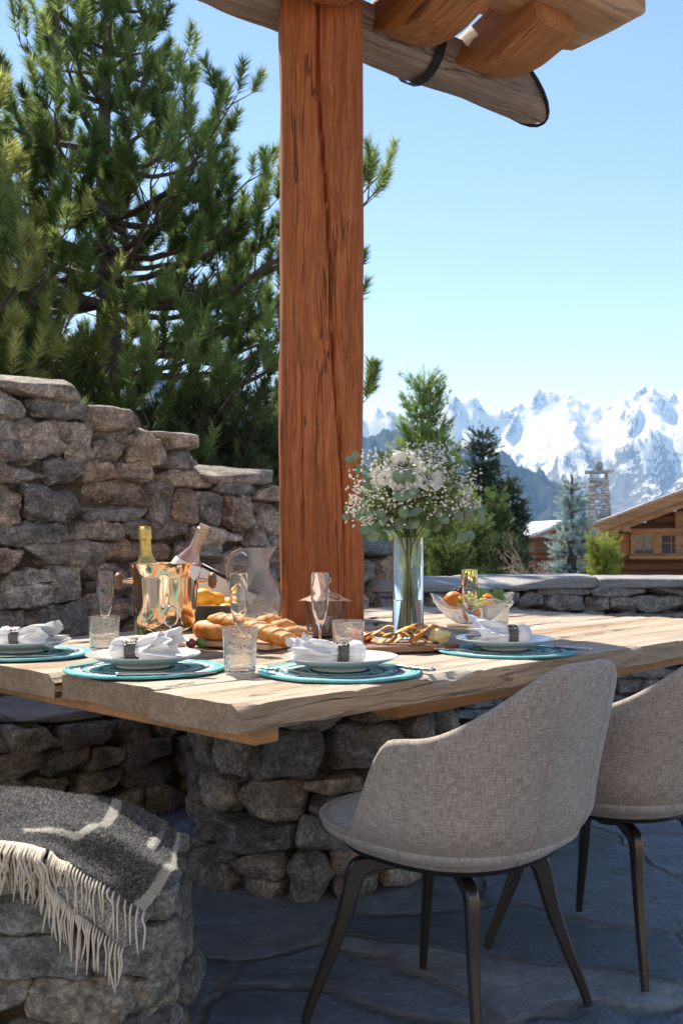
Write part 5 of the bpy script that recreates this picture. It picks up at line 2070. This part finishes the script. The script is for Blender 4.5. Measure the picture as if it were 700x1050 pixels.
def make_throw():
    t = thing('wool_throw', 'charcoal wool throw with cream stripes and long fringe over the near stone bench', 'blanket')
    A = at
    # rows run left -> right, from the back hem to the front hem
    rows = [
        [A(-120, 822, 2.16), A(-50, 814, 2.16), A(0, 809, 2.16), A(55, 809, 2.16), A(105, 817, 2.15), A(146, 834, 2.13), A(172, 848, 2.11), A(185, 858, 2.09)],
        [A(-120, 828, 2.10), A(-50, 820, 2.10), A(0, 815, 2.10), A(50, 817, 2.09), A(102, 826, 2.08), A(143, 845, 2.05), A(168, 861, 2.02), A(181, 874, 1.98)],
        [A(-120, 836, 2.02), A(-50, 828, 2.02), A(0, 825, 2.02), A(45, 828, 2.00), A(92, 838, 1.97), A(132, 856, 1.94), A(162, 876, 1.92), A(180, 890, 1.88)],
        [A(-120, 848, 1.93), A(-50, 840, 1.93), A(-5, 842, 1.92), A(35, 847, 1.90), A(80, 845, 1.86), A(120, 854, 1.80), A(152, 874, 1.77), A(177, 889, 1.765)],
        [A(-120, 858, 1.84), A(-50, 852, 1.84), A(-10, 853, 1.84), A(30, 858, 1.83), A(62, 862, 1.83), A(98, 872, 1.80), A(140, 884, 1.755), A(172, 897, 1.745)],
        [A(-120, 868, 1.80), A(-50, 860, 1.80), A(-10, 858, 1.80), A(28, 862, 1.80), A(58, 868, 1.815), A(88, 886, 1.785), A(128, 902, 1.745), A(162, 915, 1.735)],
        [A(-120, 874, 1.77), A(-50, 868, 1.77), A(-14, 864, 1.77), A(24, 867, 1.765), A(50, 874, 1.765), A(80, 893, 1.745), A(112, 912, 1.735), A(148, 932, 1.73)],
    ]
    nu, nv = 90, 150
    G = surf(rows, nu, nv)
    G[..., 2] += .006 * fbm(G * 7, 3, 8) + .0015 * fbm(G * 60, 2, 4)
    G[..., 2] += .004 * np.sin(G[..., 0] * 22 + G[..., 1] * 14)
    vv, uu = np.meshgrid(np.linspace(0, 1, nv), np.linspace(0, 1, nu))
    UV = np.stack([vv, uu], -1)
    mb = MB(); grid(mb, G, UV)
    # thickness: underside and rim
    dn = np.gradient(G, axis=0); dm = np.gradient(G, axis=1)
    nn = np.cross(dn, dm); nn /= np.linalg.norm(nn, axis=2)[..., None] + 1e-9
    if nn[..., 2].mean() < 0: nn = -nn
    Gb = G - nn * .009
    grid(mb, Gb, UV, flip=True)
    ring_t = np.concatenate([G[0], G[:, -1], G[-1][::-1], G[:, 0][::-1]]); ring_b = np.concatenate([Gb[0], Gb[:, -1], Gb[-1][::-1], Gb[:, 0][::-1]])
    mid = (ring_t + ring_b) / 2
    UVr = np.ones((len(ring_t), 2)) * .3
    grid(mb, np.stack([ring_t, ring_b], 0), np.stack([UVr, UVr], 0))
    uo = mb.build('upper_fold', M['wool'], t)
    # wool nap standing off the surface
    rgf = np.random.default_rng(5)
    nf = 70000
    fi = rgf.uniform(0, nu - 1.001, nf); fj = rgf.uniform(0, nv - 1.001, nf)
    i0 = fi.astype(int); j0 = fj.astype(int); a = (fi - i0)[:, None]; b = (fj - j0)[:, None]
    Pp = G[i0, j0] * (1 - a) * (1 - b) + G[i0 + 1, j0] * a * (1 - b) + G[i0, j0 + 1] * (1 - a) * b + G[i0 + 1, j0 + 1] * a * b
    Nn = nn[i0, j0]
    u_ = fj / (nv - 1); v_ = fi / (nu - 1)
    pale = ((np.abs(u_ - .62) < .017) & (v_ < .62)) | ((np.abs(v_ - .62) < .03) & (np.abs(u_ - .52) < .115)) | (u_ > .955)
    ti = np.where(pale, 1.0, rgf.uniform(.15, .95, nf) ** 1.1)
    V, tt = needles(Pp, Nn + rgf.normal(size=(nf, 3)) * .8, np.full(nf, .0005), .0065, 1, .0011, .9, rgf, ti)
    fz = big_tris('nap', V, M['nap'], uo, np.clip(ti, 0, 1))
    fz['kind'] = 'stuff'
    # pale underside fold hanging below
    rows2 = [
        [A(40, 880, 1.765), A(75, 892, 1.75), A(112, 910, 1.74), A(148, 925, 1.765), A(166, 908, 1.775)],
        [A(55, 905, 1.735), A(85, 918, 1.73), A(116, 938, 1.725), A(144, 944, 1.74), A(160, 928, 1.755)],
        [A(68, 925, 1.735), A(92, 940, 1.73), A(114, 957, 1.725), A(136, 958, 1.733), A(150, 945, 1.745)],
        [A(80, 935, 1.74), A(98, 948, 1.735), A(114, 962, 1.73), A(126, 970, 1.73), A(134, 968, 1.74)]]
    g2 = surf(rows2, 40, 60)
    g2[..., 2] += .003 * fbm(g2 * 20, 2, 5)
    m2 = MB(); grid(m2, g2); grid(m2, g2 + np.array([0, .008, 0]), flip=True)
    m2.build('lower_fold', M['wool_pale'], t)
    # side drop on the bench end (right), dark with pale edge
    # fringe
    rg = np.random.default_rng(77)
    def strands(path, L, n, yoff, spread=.01, lean=(0, 0), jitter=.2, knot=True):
        P = catmull(path, n)
        for i, q in enumerate(P):
            l_ = L * rg.uniform(1 - jitter, 1 + jitter)
            x = rg.normal() * spread + lean[0] * l_; y = rg.normal() * spread * .5 - yoff
            m_ = MB()
            pts = [q + np.array([0, .003, -.003]), q + np.array([x * .1, y * .8 - .005, -.013]), q + np.array([x * .4 + rg.normal() * .003, y, -l_ * .45]), q + np.array([x, y + rg.normal() * .004, -l_])]
            tube(FR, catmull(pts, 9), [.0022, .0022, .0019, .0019, .0018, .0018, .0018, .0017, .0010], 6)
    FR = MB()
    # along the front hem of the upper fold
    strands([A(70, 884, 1.745), A(90, 896, 1.74), A(112, 908, 1.735), A(148, 932, 1.735)], .070, 19, .012, .003)
    strands([A(58, 912, 1.735), A(75, 930, 1.735), A(95, 946, 1.73), A(126, 970, 1.73)], .080, 30, .008, .004)
    strands([A(44, 884, 1.76), A(50, 900, 1.74), A(58, 914, 1.735)], .07, 24, .008, .010)
    strands([A(52, 872, 1.755), A(60, 880, 1.75), A(72, 884, 1.75)], .05, 20, .014, .010)
    FR.build('fringe', M['fringe'], t)['kind'] = 'stuff'
    FR = MB()
    strands([A(-60, 868, 1.78), A(-14, 863, 1.77), A(24, 866, 1.76), A(46, 872, 1.755)], .080, 62, .014, .012)
    strands([A(-60, 866, 1.77), A(-14, 861, 1.76), A(24, 864, 1.75), A(46, 870, 1.745)], .055, 62, .022, .016)
    FR.build('fringe', M['fringe'], t)['kind'] = 'stuff'


make_throw()


# ------------------------------------------------------------------ trees
M['needle_pine'] = m_needles('pine_needles', (.085, .135, .04), (.22, .31, .085), (.52, .58, .20), .48)
M['needle_yellow'] = m_needles('yellowish_needles', (.16, .20, .045), (.42, .46, .12), (.74, .72, .30), .5)
M['needle_olive'] = m_needles('olive_needles', (.08, .11, .028), (.18, .24, .065), (.36, .39, .14), .4)
M['needle_dark'] = m_needles('dark_needles', (.018, .035, .018), (.045, .075, .032), (.11, .14, .05), .2)
M['needle_blue'] = m_needles('blue_spruce_needles', (.22, .29, .28), (.42, .52, .50), (.62, .70, .66), .25)
M['needle_lime'] = m_needles('lime_needles', (.16, .20, .03), (.34, .40, .07), (.55, .55, .16), .3)
M['bark'] = m_plain('bark', (.12, .085, .065), .95, 0, .5, 18, 1.0)
M['bark_pale'] = m_plain('pale_twigs', (.42, .34, .26), .95, 0, .3, 18, .5)


def conifer(name, base, H, rfun, mats, label, group, seed=0, z0=.08, whorls=24, per=6, droop=.0, rise=.35, tl_=.30, nl=.08, nn=46, wid=.006, spread=.9, tipup=.5, trunk=.11, sub=8, cat='tree', lean=0.0, tintb=.45, subang=.8, sublen=.42, gap=0.0, clump=False):
    rng = np.random.default_rng(seed)
    t = thing(name, label, cat, base, 0, group)
    br = MB()
    tr = MB()
    zz = np.linspace(-.3, H, 16)
    ctr = np.stack([lean * zz + .03 * np.sin(zz * 1.3 + seed), .03 * np.cos(zz * 1.1), zz], -1)
    tube(tr, ctr, trunk * (1 - .93 * np.clip(zz / H, 0, 1)) + .004, 10)
    tr.build('trunk', mats[1], t)
    POS = []; DIR = []; LEN = []; TI = []
    def addt(p, d, l, ti):
        POS.append(p); DIR.append(d); LEN.append(l); TI.append(ti)
    for wi in range(whorls):
        f_ = z0 + (1 - z0) * (wi + rng.uniform(-.3, .3)) / whorls
        f_ = min(max(f_, z0), .985)
        z = f_ * H
        R_ = rfun(f_) * rng.uniform(.8, 1.1)
        k = per if R_ > .25 else max(3, per - 2)
        ph = rng.uniform(0, 2 * PI)
        for j in range(k):
            if gap and rng.random() < gap: continue
            az = ph + 2 * PI * j / k + rng.uniform(-.35, .35)
            Lb = R_ * rng.uniform(.62, 1.15)
            if Lb < .06: continue
            c = np.array([lean * z, 0, z]); hd = np.array([math.cos(az), math.sin(az), 0])
            up = rise * rng.uniform(.6, 1.3)
            n_ = 9
            s = np.linspace(0, 1, n_)
            P = c[None] + hd[None] * (Lb * s)[:, None] + np.array([0, 0, 1.])[None] * (Lb * (up * s ** 1.6 - droop * np.sin(s * PI * .8)) + .02 * rng.normal(size=n_) * s * Lb)[:, None]
            P[:, :2] += (.03 * Lb * rng.normal(size=(n_, 2))) * s[:, None]
            tube(br, P, np.interp(s, [0, 1], [max(.012, trunk * .30) * (Lb / max(rfun(z0), .3)) ** .5, .004]), 5, cap=False)
            Tn = np.gradient(P, axis=0)
            ns = max(3, int(sub * Lb / max(rfun(z0), .3) + 2))
            for q in range(ns):
                u = .22 + .78 * (q + rng.random() * .7) / ns
                u = min(u, 1)
                p = np.array([np.interp(u, s, P[:, a]) for a in range(3)])
                td = np.array([np.interp(u, s, Tn[:, a]) for a in range(3)]); td /= np.linalg.norm(td) + 1e-9
                sg = 1 if q % 2 else -1
                side = np.cross(td, [0, 0, 1.]) * sg
                dd = td * (1 - subang * .4) + side * subang + np.array([0, 0, tipup * rng.uniform(.1, .8)]) + rng.normal(size=3) * .15
                dd /= np.linalg.norm(dd)
                ls = Lb * sublen * (1.15 - u) * rng.uniform(.7, 1.2) + tl_ * .3
                nt_ = max(1, int(ls / (tl_ * .55)))
                tube(br, [p, p + dd * ls * .5, p + dd * ls], [.006 + .004 * ls, .004, .003], 4, cap=False)
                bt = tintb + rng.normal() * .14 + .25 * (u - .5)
                for m_ in range(nt_ + 1):
                    if clump and m_ < nt_ * .45: continue
                    e = p + dd * ls * (m_ / max(nt_, 1))
                    d3 = dd + np.array([0, 0, tipup * rng.uniform(.3, 1.2)]) + rng.normal(size=3) * .35
                    addt(e, d3, tl_ * rng.uniform(.6, 1.15), bt + rng.normal() * .06)
                    if rng.random() < (.35 if clump else .6):
                        addt(e, dd + rng.normal(size=3) * .7 + np.array([0, 0, tipup * .5]), tl_ * rng.uniform(.4, .9), bt - .08)
            addt(P[-1], Tn[-1] + np.array([0, 0, tipup * np.linalg.norm(Tn[-1])]), tl_ * 1.2, tintb + .2)
    addt(np.array([lean * H, 0, H - tl_ * .7]), np.array([0, 0, 1.]), tl_ * 1.4, tintb + .2)
    POS = np.array(POS); DIR = np.array(DIR); LEN = np.array(LEN); TI = np.array(TI)
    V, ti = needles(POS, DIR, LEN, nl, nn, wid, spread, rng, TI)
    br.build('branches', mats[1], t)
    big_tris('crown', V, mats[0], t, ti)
    return len(V)


G_T = 'conifers beyond the garden wall'
cnt = 0
# the large pine behind the wall
rbig = lambda f: float(np.interp(f, [0, .1, .3, .45, .58, .64, .73, .85, 1], [1.9, 2.1, 2.7, 2.75, 2.2, 1.35, .85, .60, .10]))
cnt += conifer('pine_tree', (-2.12, 9.0, -.1), 7.2, rbig, (M['needle_pine'], M['bark']), 'large dark green pine rising behind the tall stone wall', G_T, 5, z0=.12, whorls=21, per=7, rise=.42, droop=.10, tl_=.20, nl=.11, nn=150, wid=.0085, tipup=1.6, trunk=.15, sub=8, clump=True, tintb=.42, spread=.85, gap=.12)
# nearer, yellower pine at the left edge
ryel = lambda f: 1.75 * (1 - f) ** .7 + .12
cnt += conifer('pine_tree', (-3.05, 7.4, -.1), 4.75, ryel, (M['needle_yellow'], M['bark']), 'nearer yellow green pine at the left edge in front of the dark one', G_T, 9, z0=.2, whorls=17, per=7, rise=.5, droop=.05, tl_=.19, nl=.095, nn=150, wid=.0065, tipup=1.6, trunk=.10, sub=8, clump=True, tintb=.45, spread=.85)
# low dense young pine behind the low part of the wall
cnt += conifer('pine_tree', (-1.05, 8.2, -.1), 2.3, lambda f: 1.15 * (1 - f) ** .6 + .1, (M['needle_dark'], M['bark']), 'low bushy young pine behind the wall just left of the post', G_T, 12, z0=.05, whorls=12, per=8, rise=.5, tl_=.24, nl=.08, nn=70, wid=.006, tipup=.9, trunk=.06, sub=9, tintb=.75, spread=.8)


def tr_at(px, py_top, Y, label, mats, w_px, seed, name='spruce_tree', zb=None, **kw):
    X = (px - 350) / F * Y
    gz = float(ground_z(X, Y)) - .1
    top = CH - (py_top - HZ) / F * Y
    H = top - gz
    Rm = w_px / 2 / F * Y
    pw = kw.pop('pw', .85)
    sc = Y / 20
    z0 = kw.pop('z0', .04)
    args = dict(seed=seed, z0=z0, whorls=22, per=6, rise=.1, droop=.0, tl_=.18 * sc + .08, nl=.05 + .03 * sc, nn=26, wid=.012 * sc + .002, tipup=.4, trunk=.12, sub=7, tintb=.45, spread=.85)
    args.update(kw)
    return conifer(name, (X, Y, gz), H, lambda f: Rm * (1 - f) ** pw + .05, mats, label, G_T, **args)


ND = (M['needle_dark'], M['bark']); NP_ = (M['needle_pine'], M['bark']); NY = (M['needle_olive'], M['bark']); NB = (M['needle_blue'], M['bark']); NL = (M['needle_lime'], M['bark'])
tr_at(434, 388, 20, 'tall airy green pine directly behind the bouquet', NP_, 88, 31, 'pine_tree', rise=.45, tipup=.9, gap=.2, tl_=.34, nl=.14, per=5, whorls=20, wid=.016, spread=.7, pw=.55)
tr_at(494, 443, 25, 'tall narrow dark spruce right of the bouquet', ND, 62, 32, whorls=30, rise=.05, tintb=.5, pw=.7)
tr_at(521, 492, 26, 'smaller dark spruce leaning on the right of the tall narrow one', ND, 40, 33, whorls=20, tintb=.45, pw=.6)
tr_at(507, 508, 22, 'olive tinted spruce between the two dark spruces', NY, 30, 34, whorls=20, tintb=.15, pw=.7)
tr_at(472, 500, 21, 'grey green fir behind the right side of the bouquet', NP_, 60, 35, whorls=20, tintb=.7, pw=.7)
tr_at(447, 528, 13, 'yellow green young fir just right of the vase', NY, 52, 36, whorls=18, rise=.35, tintb=.45, pw=.6)
tr_at(486, 540, 14, 'low bushy green pine behind the wall near the champagne flute', NY, 50, 37, 'pine_tree', whorls=14, rise=.5, tipup=.9, tintb=.25, pw=.4)
tr_at(421, 548, 12, 'small bright fir behind the vase', NY, 44, 38, whorls=12, rise=.4, tintb=.5, pw=.5)
tr_at(517, 560, 13, 'very low dark shrub pine left of the bare shrubs', ND, 50, 39, 'pine_tree', whorls=10, rise=.5, tipup=.9, tintb=.7, pw=.35)
tr_at(462, 560, 11, 'low olive shrub pine at the foot of the young fir', NY, 46, 49, 'pine_tree', whorls=10, rise=.5, tipup=.9, tintb=.1, pw=.35)
tr_at(587, 487, 14, 'silvery blue spruce in front of the chalet', NB, 62, 40, whorls=22, per=6, rise=.12, droop=.0, tintb=.55, pw=1.15, gap=.12, wid=.008, tl_=.17, nl=.045, nn=55, sub=8)
tr_at(617, 556, 12, 'small lime green fir between the blue spruce and the chalet windows', NL, 26, 41, whorls=12, rise=.6, tipup=.9, tintb=.5, pw=.5, wid=.006, nn=40)
tr_at(385, 500, 30, 'pale distant fir seen between the post and the bouquet', NP_, 44, 42, whorls=16, tintb=.5)
tr_at(375, 545, 16, 'small olive fir right beside the post', NY, 30, 43, whorls=12, tintb=.3)


def bare_shrub(px, py_top, Y, label, seed):
    rng = np.random.default_rng(seed)
    X = (px - 350) / F * Y; gz = float(ground_z(X, Y)) - .05
    H = CH - (py_top - HZ) / F * Y - gz
    t = thing('bare_shrub', label, 'shrub', (X, Y, gz), 0, 'leafless shrubs beyond the wall')
    mb = MB()
    def grow(p, d, L, r, lv):
        n = 6; P = [p]
        for i in range(n):
            d = d + rng.normal(size=3) * .13 + np.array([0, 0, .05]); d /= np.linalg.norm(d)
            P.append(P[-1] + d * L / n)
        tube(mb, P, np.linspace(r, r * .5, n + 1), 5, cap=False)
        if lv:
            for k in range(5):
                i = rng.integers(2, n + 1)
                dd = d + rng.normal(size=3) * .5; dd /= np.linalg.norm(dd)
                grow(P[i], dd, L * rng.uniform(.3, .5), r * .5, lv - 1)
    blob(mb, (0, 0, 0), (.14, .14, .05), 4, 2)
    for k in range(4):
        d = np.array([rng.normal() * .10, rng.normal() * .2, 1.])
        grow(np.array([rng.normal() * .05, rng.normal() * .05, 0]), d / np.linalg.norm(d), H * rng.uniform(.6, .8), .022, 3)
    mb.build('branches', M['bark_pale'], t)


bare_shrub(548, 556, 11.5, 'pale leafless shrub just left of the blue spruce', 4)
bare_shrub(534, 568, 12.0, 'pale leafless shrub left of the other, beside the low dark pine', 6)
print('NEEDLES', cnt)


# ------------------------------------------------------------------ chalet
M['log'] = m_wood('log_wall', (.09, .030, .013), (.21, .080, .033), (.32, .14, .065), 'x', .25, .7, .3, .5)
M['log_trim'] = m_wood('log_trim', (.30, .12, .045), (.52, .24, .10), (.66, .34, .15), 'x', .3, .6, .2, .3)
M['roof_stone'] = m_stone('roof_slates', [(.20, .21, .22), (.34, .34, .34), (.27, .27, .28)])
M['snow'] = m_plain('snow', (.82, .84, .88), .8, 0, .03, 2, .1)
M['pane2'] = m_plain('window_pane', (.05, .065, .07), .05, 0, .3, 3, **{'Coat_Weight': 1.0})


def make_chalet():
    Y = 28.0; k = Y / F
    X0 = (603 - 350) * k       # left wall corner
    zg = float(ground_z(10, 30)) - 1
    span = 11.2; D = 11.0
    t = thing('timber_chalet', 'log chalet with low pitched stone roof and twin small windows', 'house', (X0, Y, 0), R(-15))
    Xl = .55; Xr = Xl + 10.0; xm = (Xl + Xr) / 2
    slope = .385
    ez = CH - (552 - HZ) * k     # underside of eave at left
    def rz_(x): return ez + slope * (x - 0) if x <= xm else ez + slope * (2 * xm - x)
    # gable wall: horizontal logs
    w_ = MB(); z = zg; i = 0
    while z < rz_(xm) - .1:
        h = .26
        if z + h < rz_(Xl): a, b = Xl, Xr
        else:
            a = (z + h - ez) / slope; b = 2 * xm - a
        if b - a > .3:
            box(w_, ((a + b) / 2, .0 + .015 * (i % 2), z + h / 2), (b - a, .22, h - .02), None, .05)
        z += h; i += 1
    w_.build('log_wall', M['log'], t, smooth=False)
    bk = MB()
    for q in range(12):
        x0 = Xl + .2 + q * (Xr - Xl - .4) / 12; x1 = x0 + (Xr - Xl - .4) / 12
        zt = min(rz_(x0), rz_(x1)) + .14
        box(bk, ((x0 + x1) / 2, .04, (zg + zt) / 2), (x1 - x0, .08, zt - zg))
    bk.build('wall_lining', M['log'], t, smooth=False)
    s_ = MB(); z = zg; i = 0
    while z < ez + .1:
        box(s_, (Xl + .1, D / 2, z + .13), (.2, D - .3, .24), None, .05); z += .26
    box(s_, (xm, D / 2, (zg + ez) / 2), (Xr - Xl - .3, D - .4, ez - zg - .1))
    s_.build('side_wall', M['log'], t, smooth=False)
    # roof slabs
    for sg in (0, 1):
        r = MB(); th = math.atan(slope)
        L = (xm - (-.15)) / math.cos(th)
        cx = (xm - .15) / 2; cz = ez + slope * cx + .22
        Mx = roty(-th) if sg == 0 else roty(th)
        if sg: cx = 2 * xm - cx
        box(r, (cx, D / 2 - .6, cz), (L, D + 1.4, .10), Mx, .02)
        o = r.build('roof', M['log_trim'], t, smooth=False)
        sl = MB(); rg = np.random.default_rng(5 + sg)
        nrow = 14
        for q in range(nrow):
            for c in range(16):
                u = -L / 2 + (q + .5) * L / nrow; v = -(D + 1.4) / 2 + (c + .5 + .3 * (q % 2)) * (D + 1.4) / 16
                pos_ = Mx @ np.array([u, v, .085 + rg.uniform(0, .02)])
                box(sl, np.array([cx, D / 2 - .6, cz]) + pos_, (L / nrow * 1.15, (D + 1.4) / 16 * .97, .045), Mx @ rotz(rg.normal() * .02), .01)
        sl.build('slates', M['roof_stone'], o, smooth=False)
        sn = MB()
        box(sn, np.array([cx, D / 2 - .55, cz]) + Mx @ np.array([.0, 0, .118]), (L * .97, D + 1.35, .03), Mx, .02)
        sn.build('snow_cover', M['snow'], o, smooth=False)
        # verge boards
        for yy, hh, dz in ((-1.32, .26, .0), (-1.20, .20, -.20)):
            b = MB(); box(b, np.array([cx, yy, cz + dz]) + Mx @ np.array([0, 0, -.05]), (L, .07, hh), Mx, .01)
            b.build('verge_board', M['log_trim'], t, smooth=False)
    for xx in (1.0, 2.8, xm):
        b = MB(); box(b, (xx, -.62, rz_(xx) - .10), (.22, 1.3, .24), None, .02); b.build('purlin_end', M['log_trim'], t, smooth=False)
    # twin windows
    def wx(px): return ((px - 350) * k - X0)
    def wz(py): return CH - (py - HZ) * k
    tr_ = MB()
    z1, z0_ = wz(544.5), wz(571)
    box(tr_, ((wx(643) + wx(697)) / 2, -.17, z1), (wx(697) - wx(643), .22, .13), None, .01)
    tr_.build('window_head', M['log_trim'], t, smooth=False)
    tr_ = MB(); box(tr_, ((wx(643) + wx(697)) / 2, -.20, z0_), (wx(697) - wx(643), .26, .11), None, .01)
    tr_.build('window_sill', M['log_trim'], t, smooth=False)
    for (a, b) in ((646, 668), (672, 694)):
        xa, xb = wx(a), wx(b)
        f = MB()
        for (c, s2) in ((((xa), (z1 + z0_) / 2), (.11, z1 - z0_ - .16)), (((xb), (z1 + z0_) / 2), (.11, z1 - z0_ - .16)), (((xa + xb) / 2, z1 - .10), (xb - xa, .07)), (((xa + xb) / 2, z0_ + .08), (xb - xa, .06)), (((xa + xb) / 2, (z1 + z0_) / 2), (.03, z1 - z0_ - .16)), (((xa + xb) / 2, (z1 + z0_) / 2 + .02), (xb - xa, .025))):
            box(f, (c[0], -.16, c[1]), (s2[0], .12 if s2[0] > .05 and s2[1] > .05 else .05, s2[1]))
        fo = f.build('window', M['log_trim'], t, smooth=False)
        g = MB(); box(g, ((xa + xb) / 2, -.125, (z1 + z0_) / 2), (xb - xa - .1, .012, z1 - z0_ - .2)); g.build('pane', M['pane'], fo, smooth=False)
    for (a, b) in ((630, 643), (698, 711)):
        sh = MB(); box(sh, ((wx(a) + wx(b)) / 2, -.15, (z1 + z0_) / 2), (wx(b) - wx(a), .05, z1 - z0_ - .12), None, .01); sh.build('shutter', M['beam'], t, smooth=False)
    # corner timbers
    b = MB(); box(b, (Xl + .06, -.05, (zg + ez) / 2), (.26, .34, ez - zg), None, .02); b.build('corner_post', M['log'], t, smooth=False)
    b = MB(); box(b, (wx(692), -.13, rz_(wx(692)) - .85), (.30, .16, 1.3), None, .02); b.build('gable_post', M['log_trim'], t, smooth=False)
    # chimney
    kc = 31.0 / F
    cx = .25; cy = 3.17
    rg = np.random.default_rng(8)
    ch = MB()
    z = CH - (550 - HZ) * kc; ztop = CH - (492 - HZ) * kc
    zb = z
    while z < ztop:
        f_ = (z - zb) / (ztop - zb)
        wd = .82 - .20 * f_; h = rg.uniform(.05, .10)
        for sx in (-1, 1):
            cut = rg.uniform(-.12, .12)
            x0, x1 = (-wd / 2, cut) if sx < 0 else (cut, wd / 2)
            box(ch, (cx + (x0 + x1) / 2 + rg.normal() * .008, cy, z + h / 2), (x1 - x0 - .01, wd + rg.normal() * .02, h - .008), rotz(rg.normal() * .02), .012)
        z += h
    ch.build('chimney', M['stone_cool'], t, smooth=False)
    cp = MB()
    for sx in (-1, 1):
        for sy in (-1, 1):
            box(cp, (cx + sx * .22, cy + sy * .22, ztop + .10), (.11, .11, .2), None, .01)
    box(cp, (cx, cy, ztop + .24), (.86, .80, .07), rotz(.03), .015)
    blob(cp, (cx, cy, ztop + .42), (.13, .13, .17), 6, 2.3, None, .1, 3, 3)
    cp.build('chimney_cap', M['stone_cool'], t, smooth=False)


make_chalet()


def make_small_house():
    Y = 48.0; k = Y / F
    c = ((562 - 350) * k, Y, 0)
    t = thing('timber_hut', 'small snow roofed timber house farther off behind the blue spruce', 'house', c, R(12))
    zg = float(ground_z(10, Y)) - 1.5
    ez = CH - (552 - HZ) * k
    w_, d = 2.6, 3
    b = MB(); z = zg
    while z < ez:
        box(b, (0, 0, z + .13), (w_, d, .24), None, .04); z += .26
    b.build('log_wall', M['log'], t, smooth=False)
    th = .38
    for sg in (-1, 1):
        r = MB(); Mx = roty(-sg * th * -1)
        cx = sg * w_ * .30
        box(r, (cx, 0, ez + .32), (w_ * .72, d + 1, .10), roty(sg * th), .02); o = r.build('roof', M['log_trim'], t, smooth=False)
        s_ = MB(); box(s_, (cx, 0, ez + .45), (w_ * .70, d + .9, .16), roty(sg * th), .04); s_.build('snow_cover', M['snow'], o, smooth=False)
    w2 = MB(); box(w2, (0, -d / 2 - .02, ez - .7), (.7, .06, .6), None, .01); w2 = w2.build('window', M['pane'], t, smooth=False)


make_small_house()


def snow_patch(px, py, Y, w_, d):
    X = (px - 350) / F * Y
    mb = MB(); z = CH - (py - HZ) / F * Y
    n = 20
    xs = np.linspace(-1, 1, n)
    A, B = np.meshgrid(xs, xs, indexing='ij')
    r = np.sqrt(A ** 2 + B ** 2)
    Z = .9 * np.clip(1 - r ** 2, -.3, 1)
    G = np.stack([A * w_, B * d, Z], -1); G[..., 2] += .12 * fbm(G * .8, 3, 4)
    grid(mb, G)
    tag(mb.build('snow_bank', M['snow'], loc=(X, Y, z)), kind='structure')
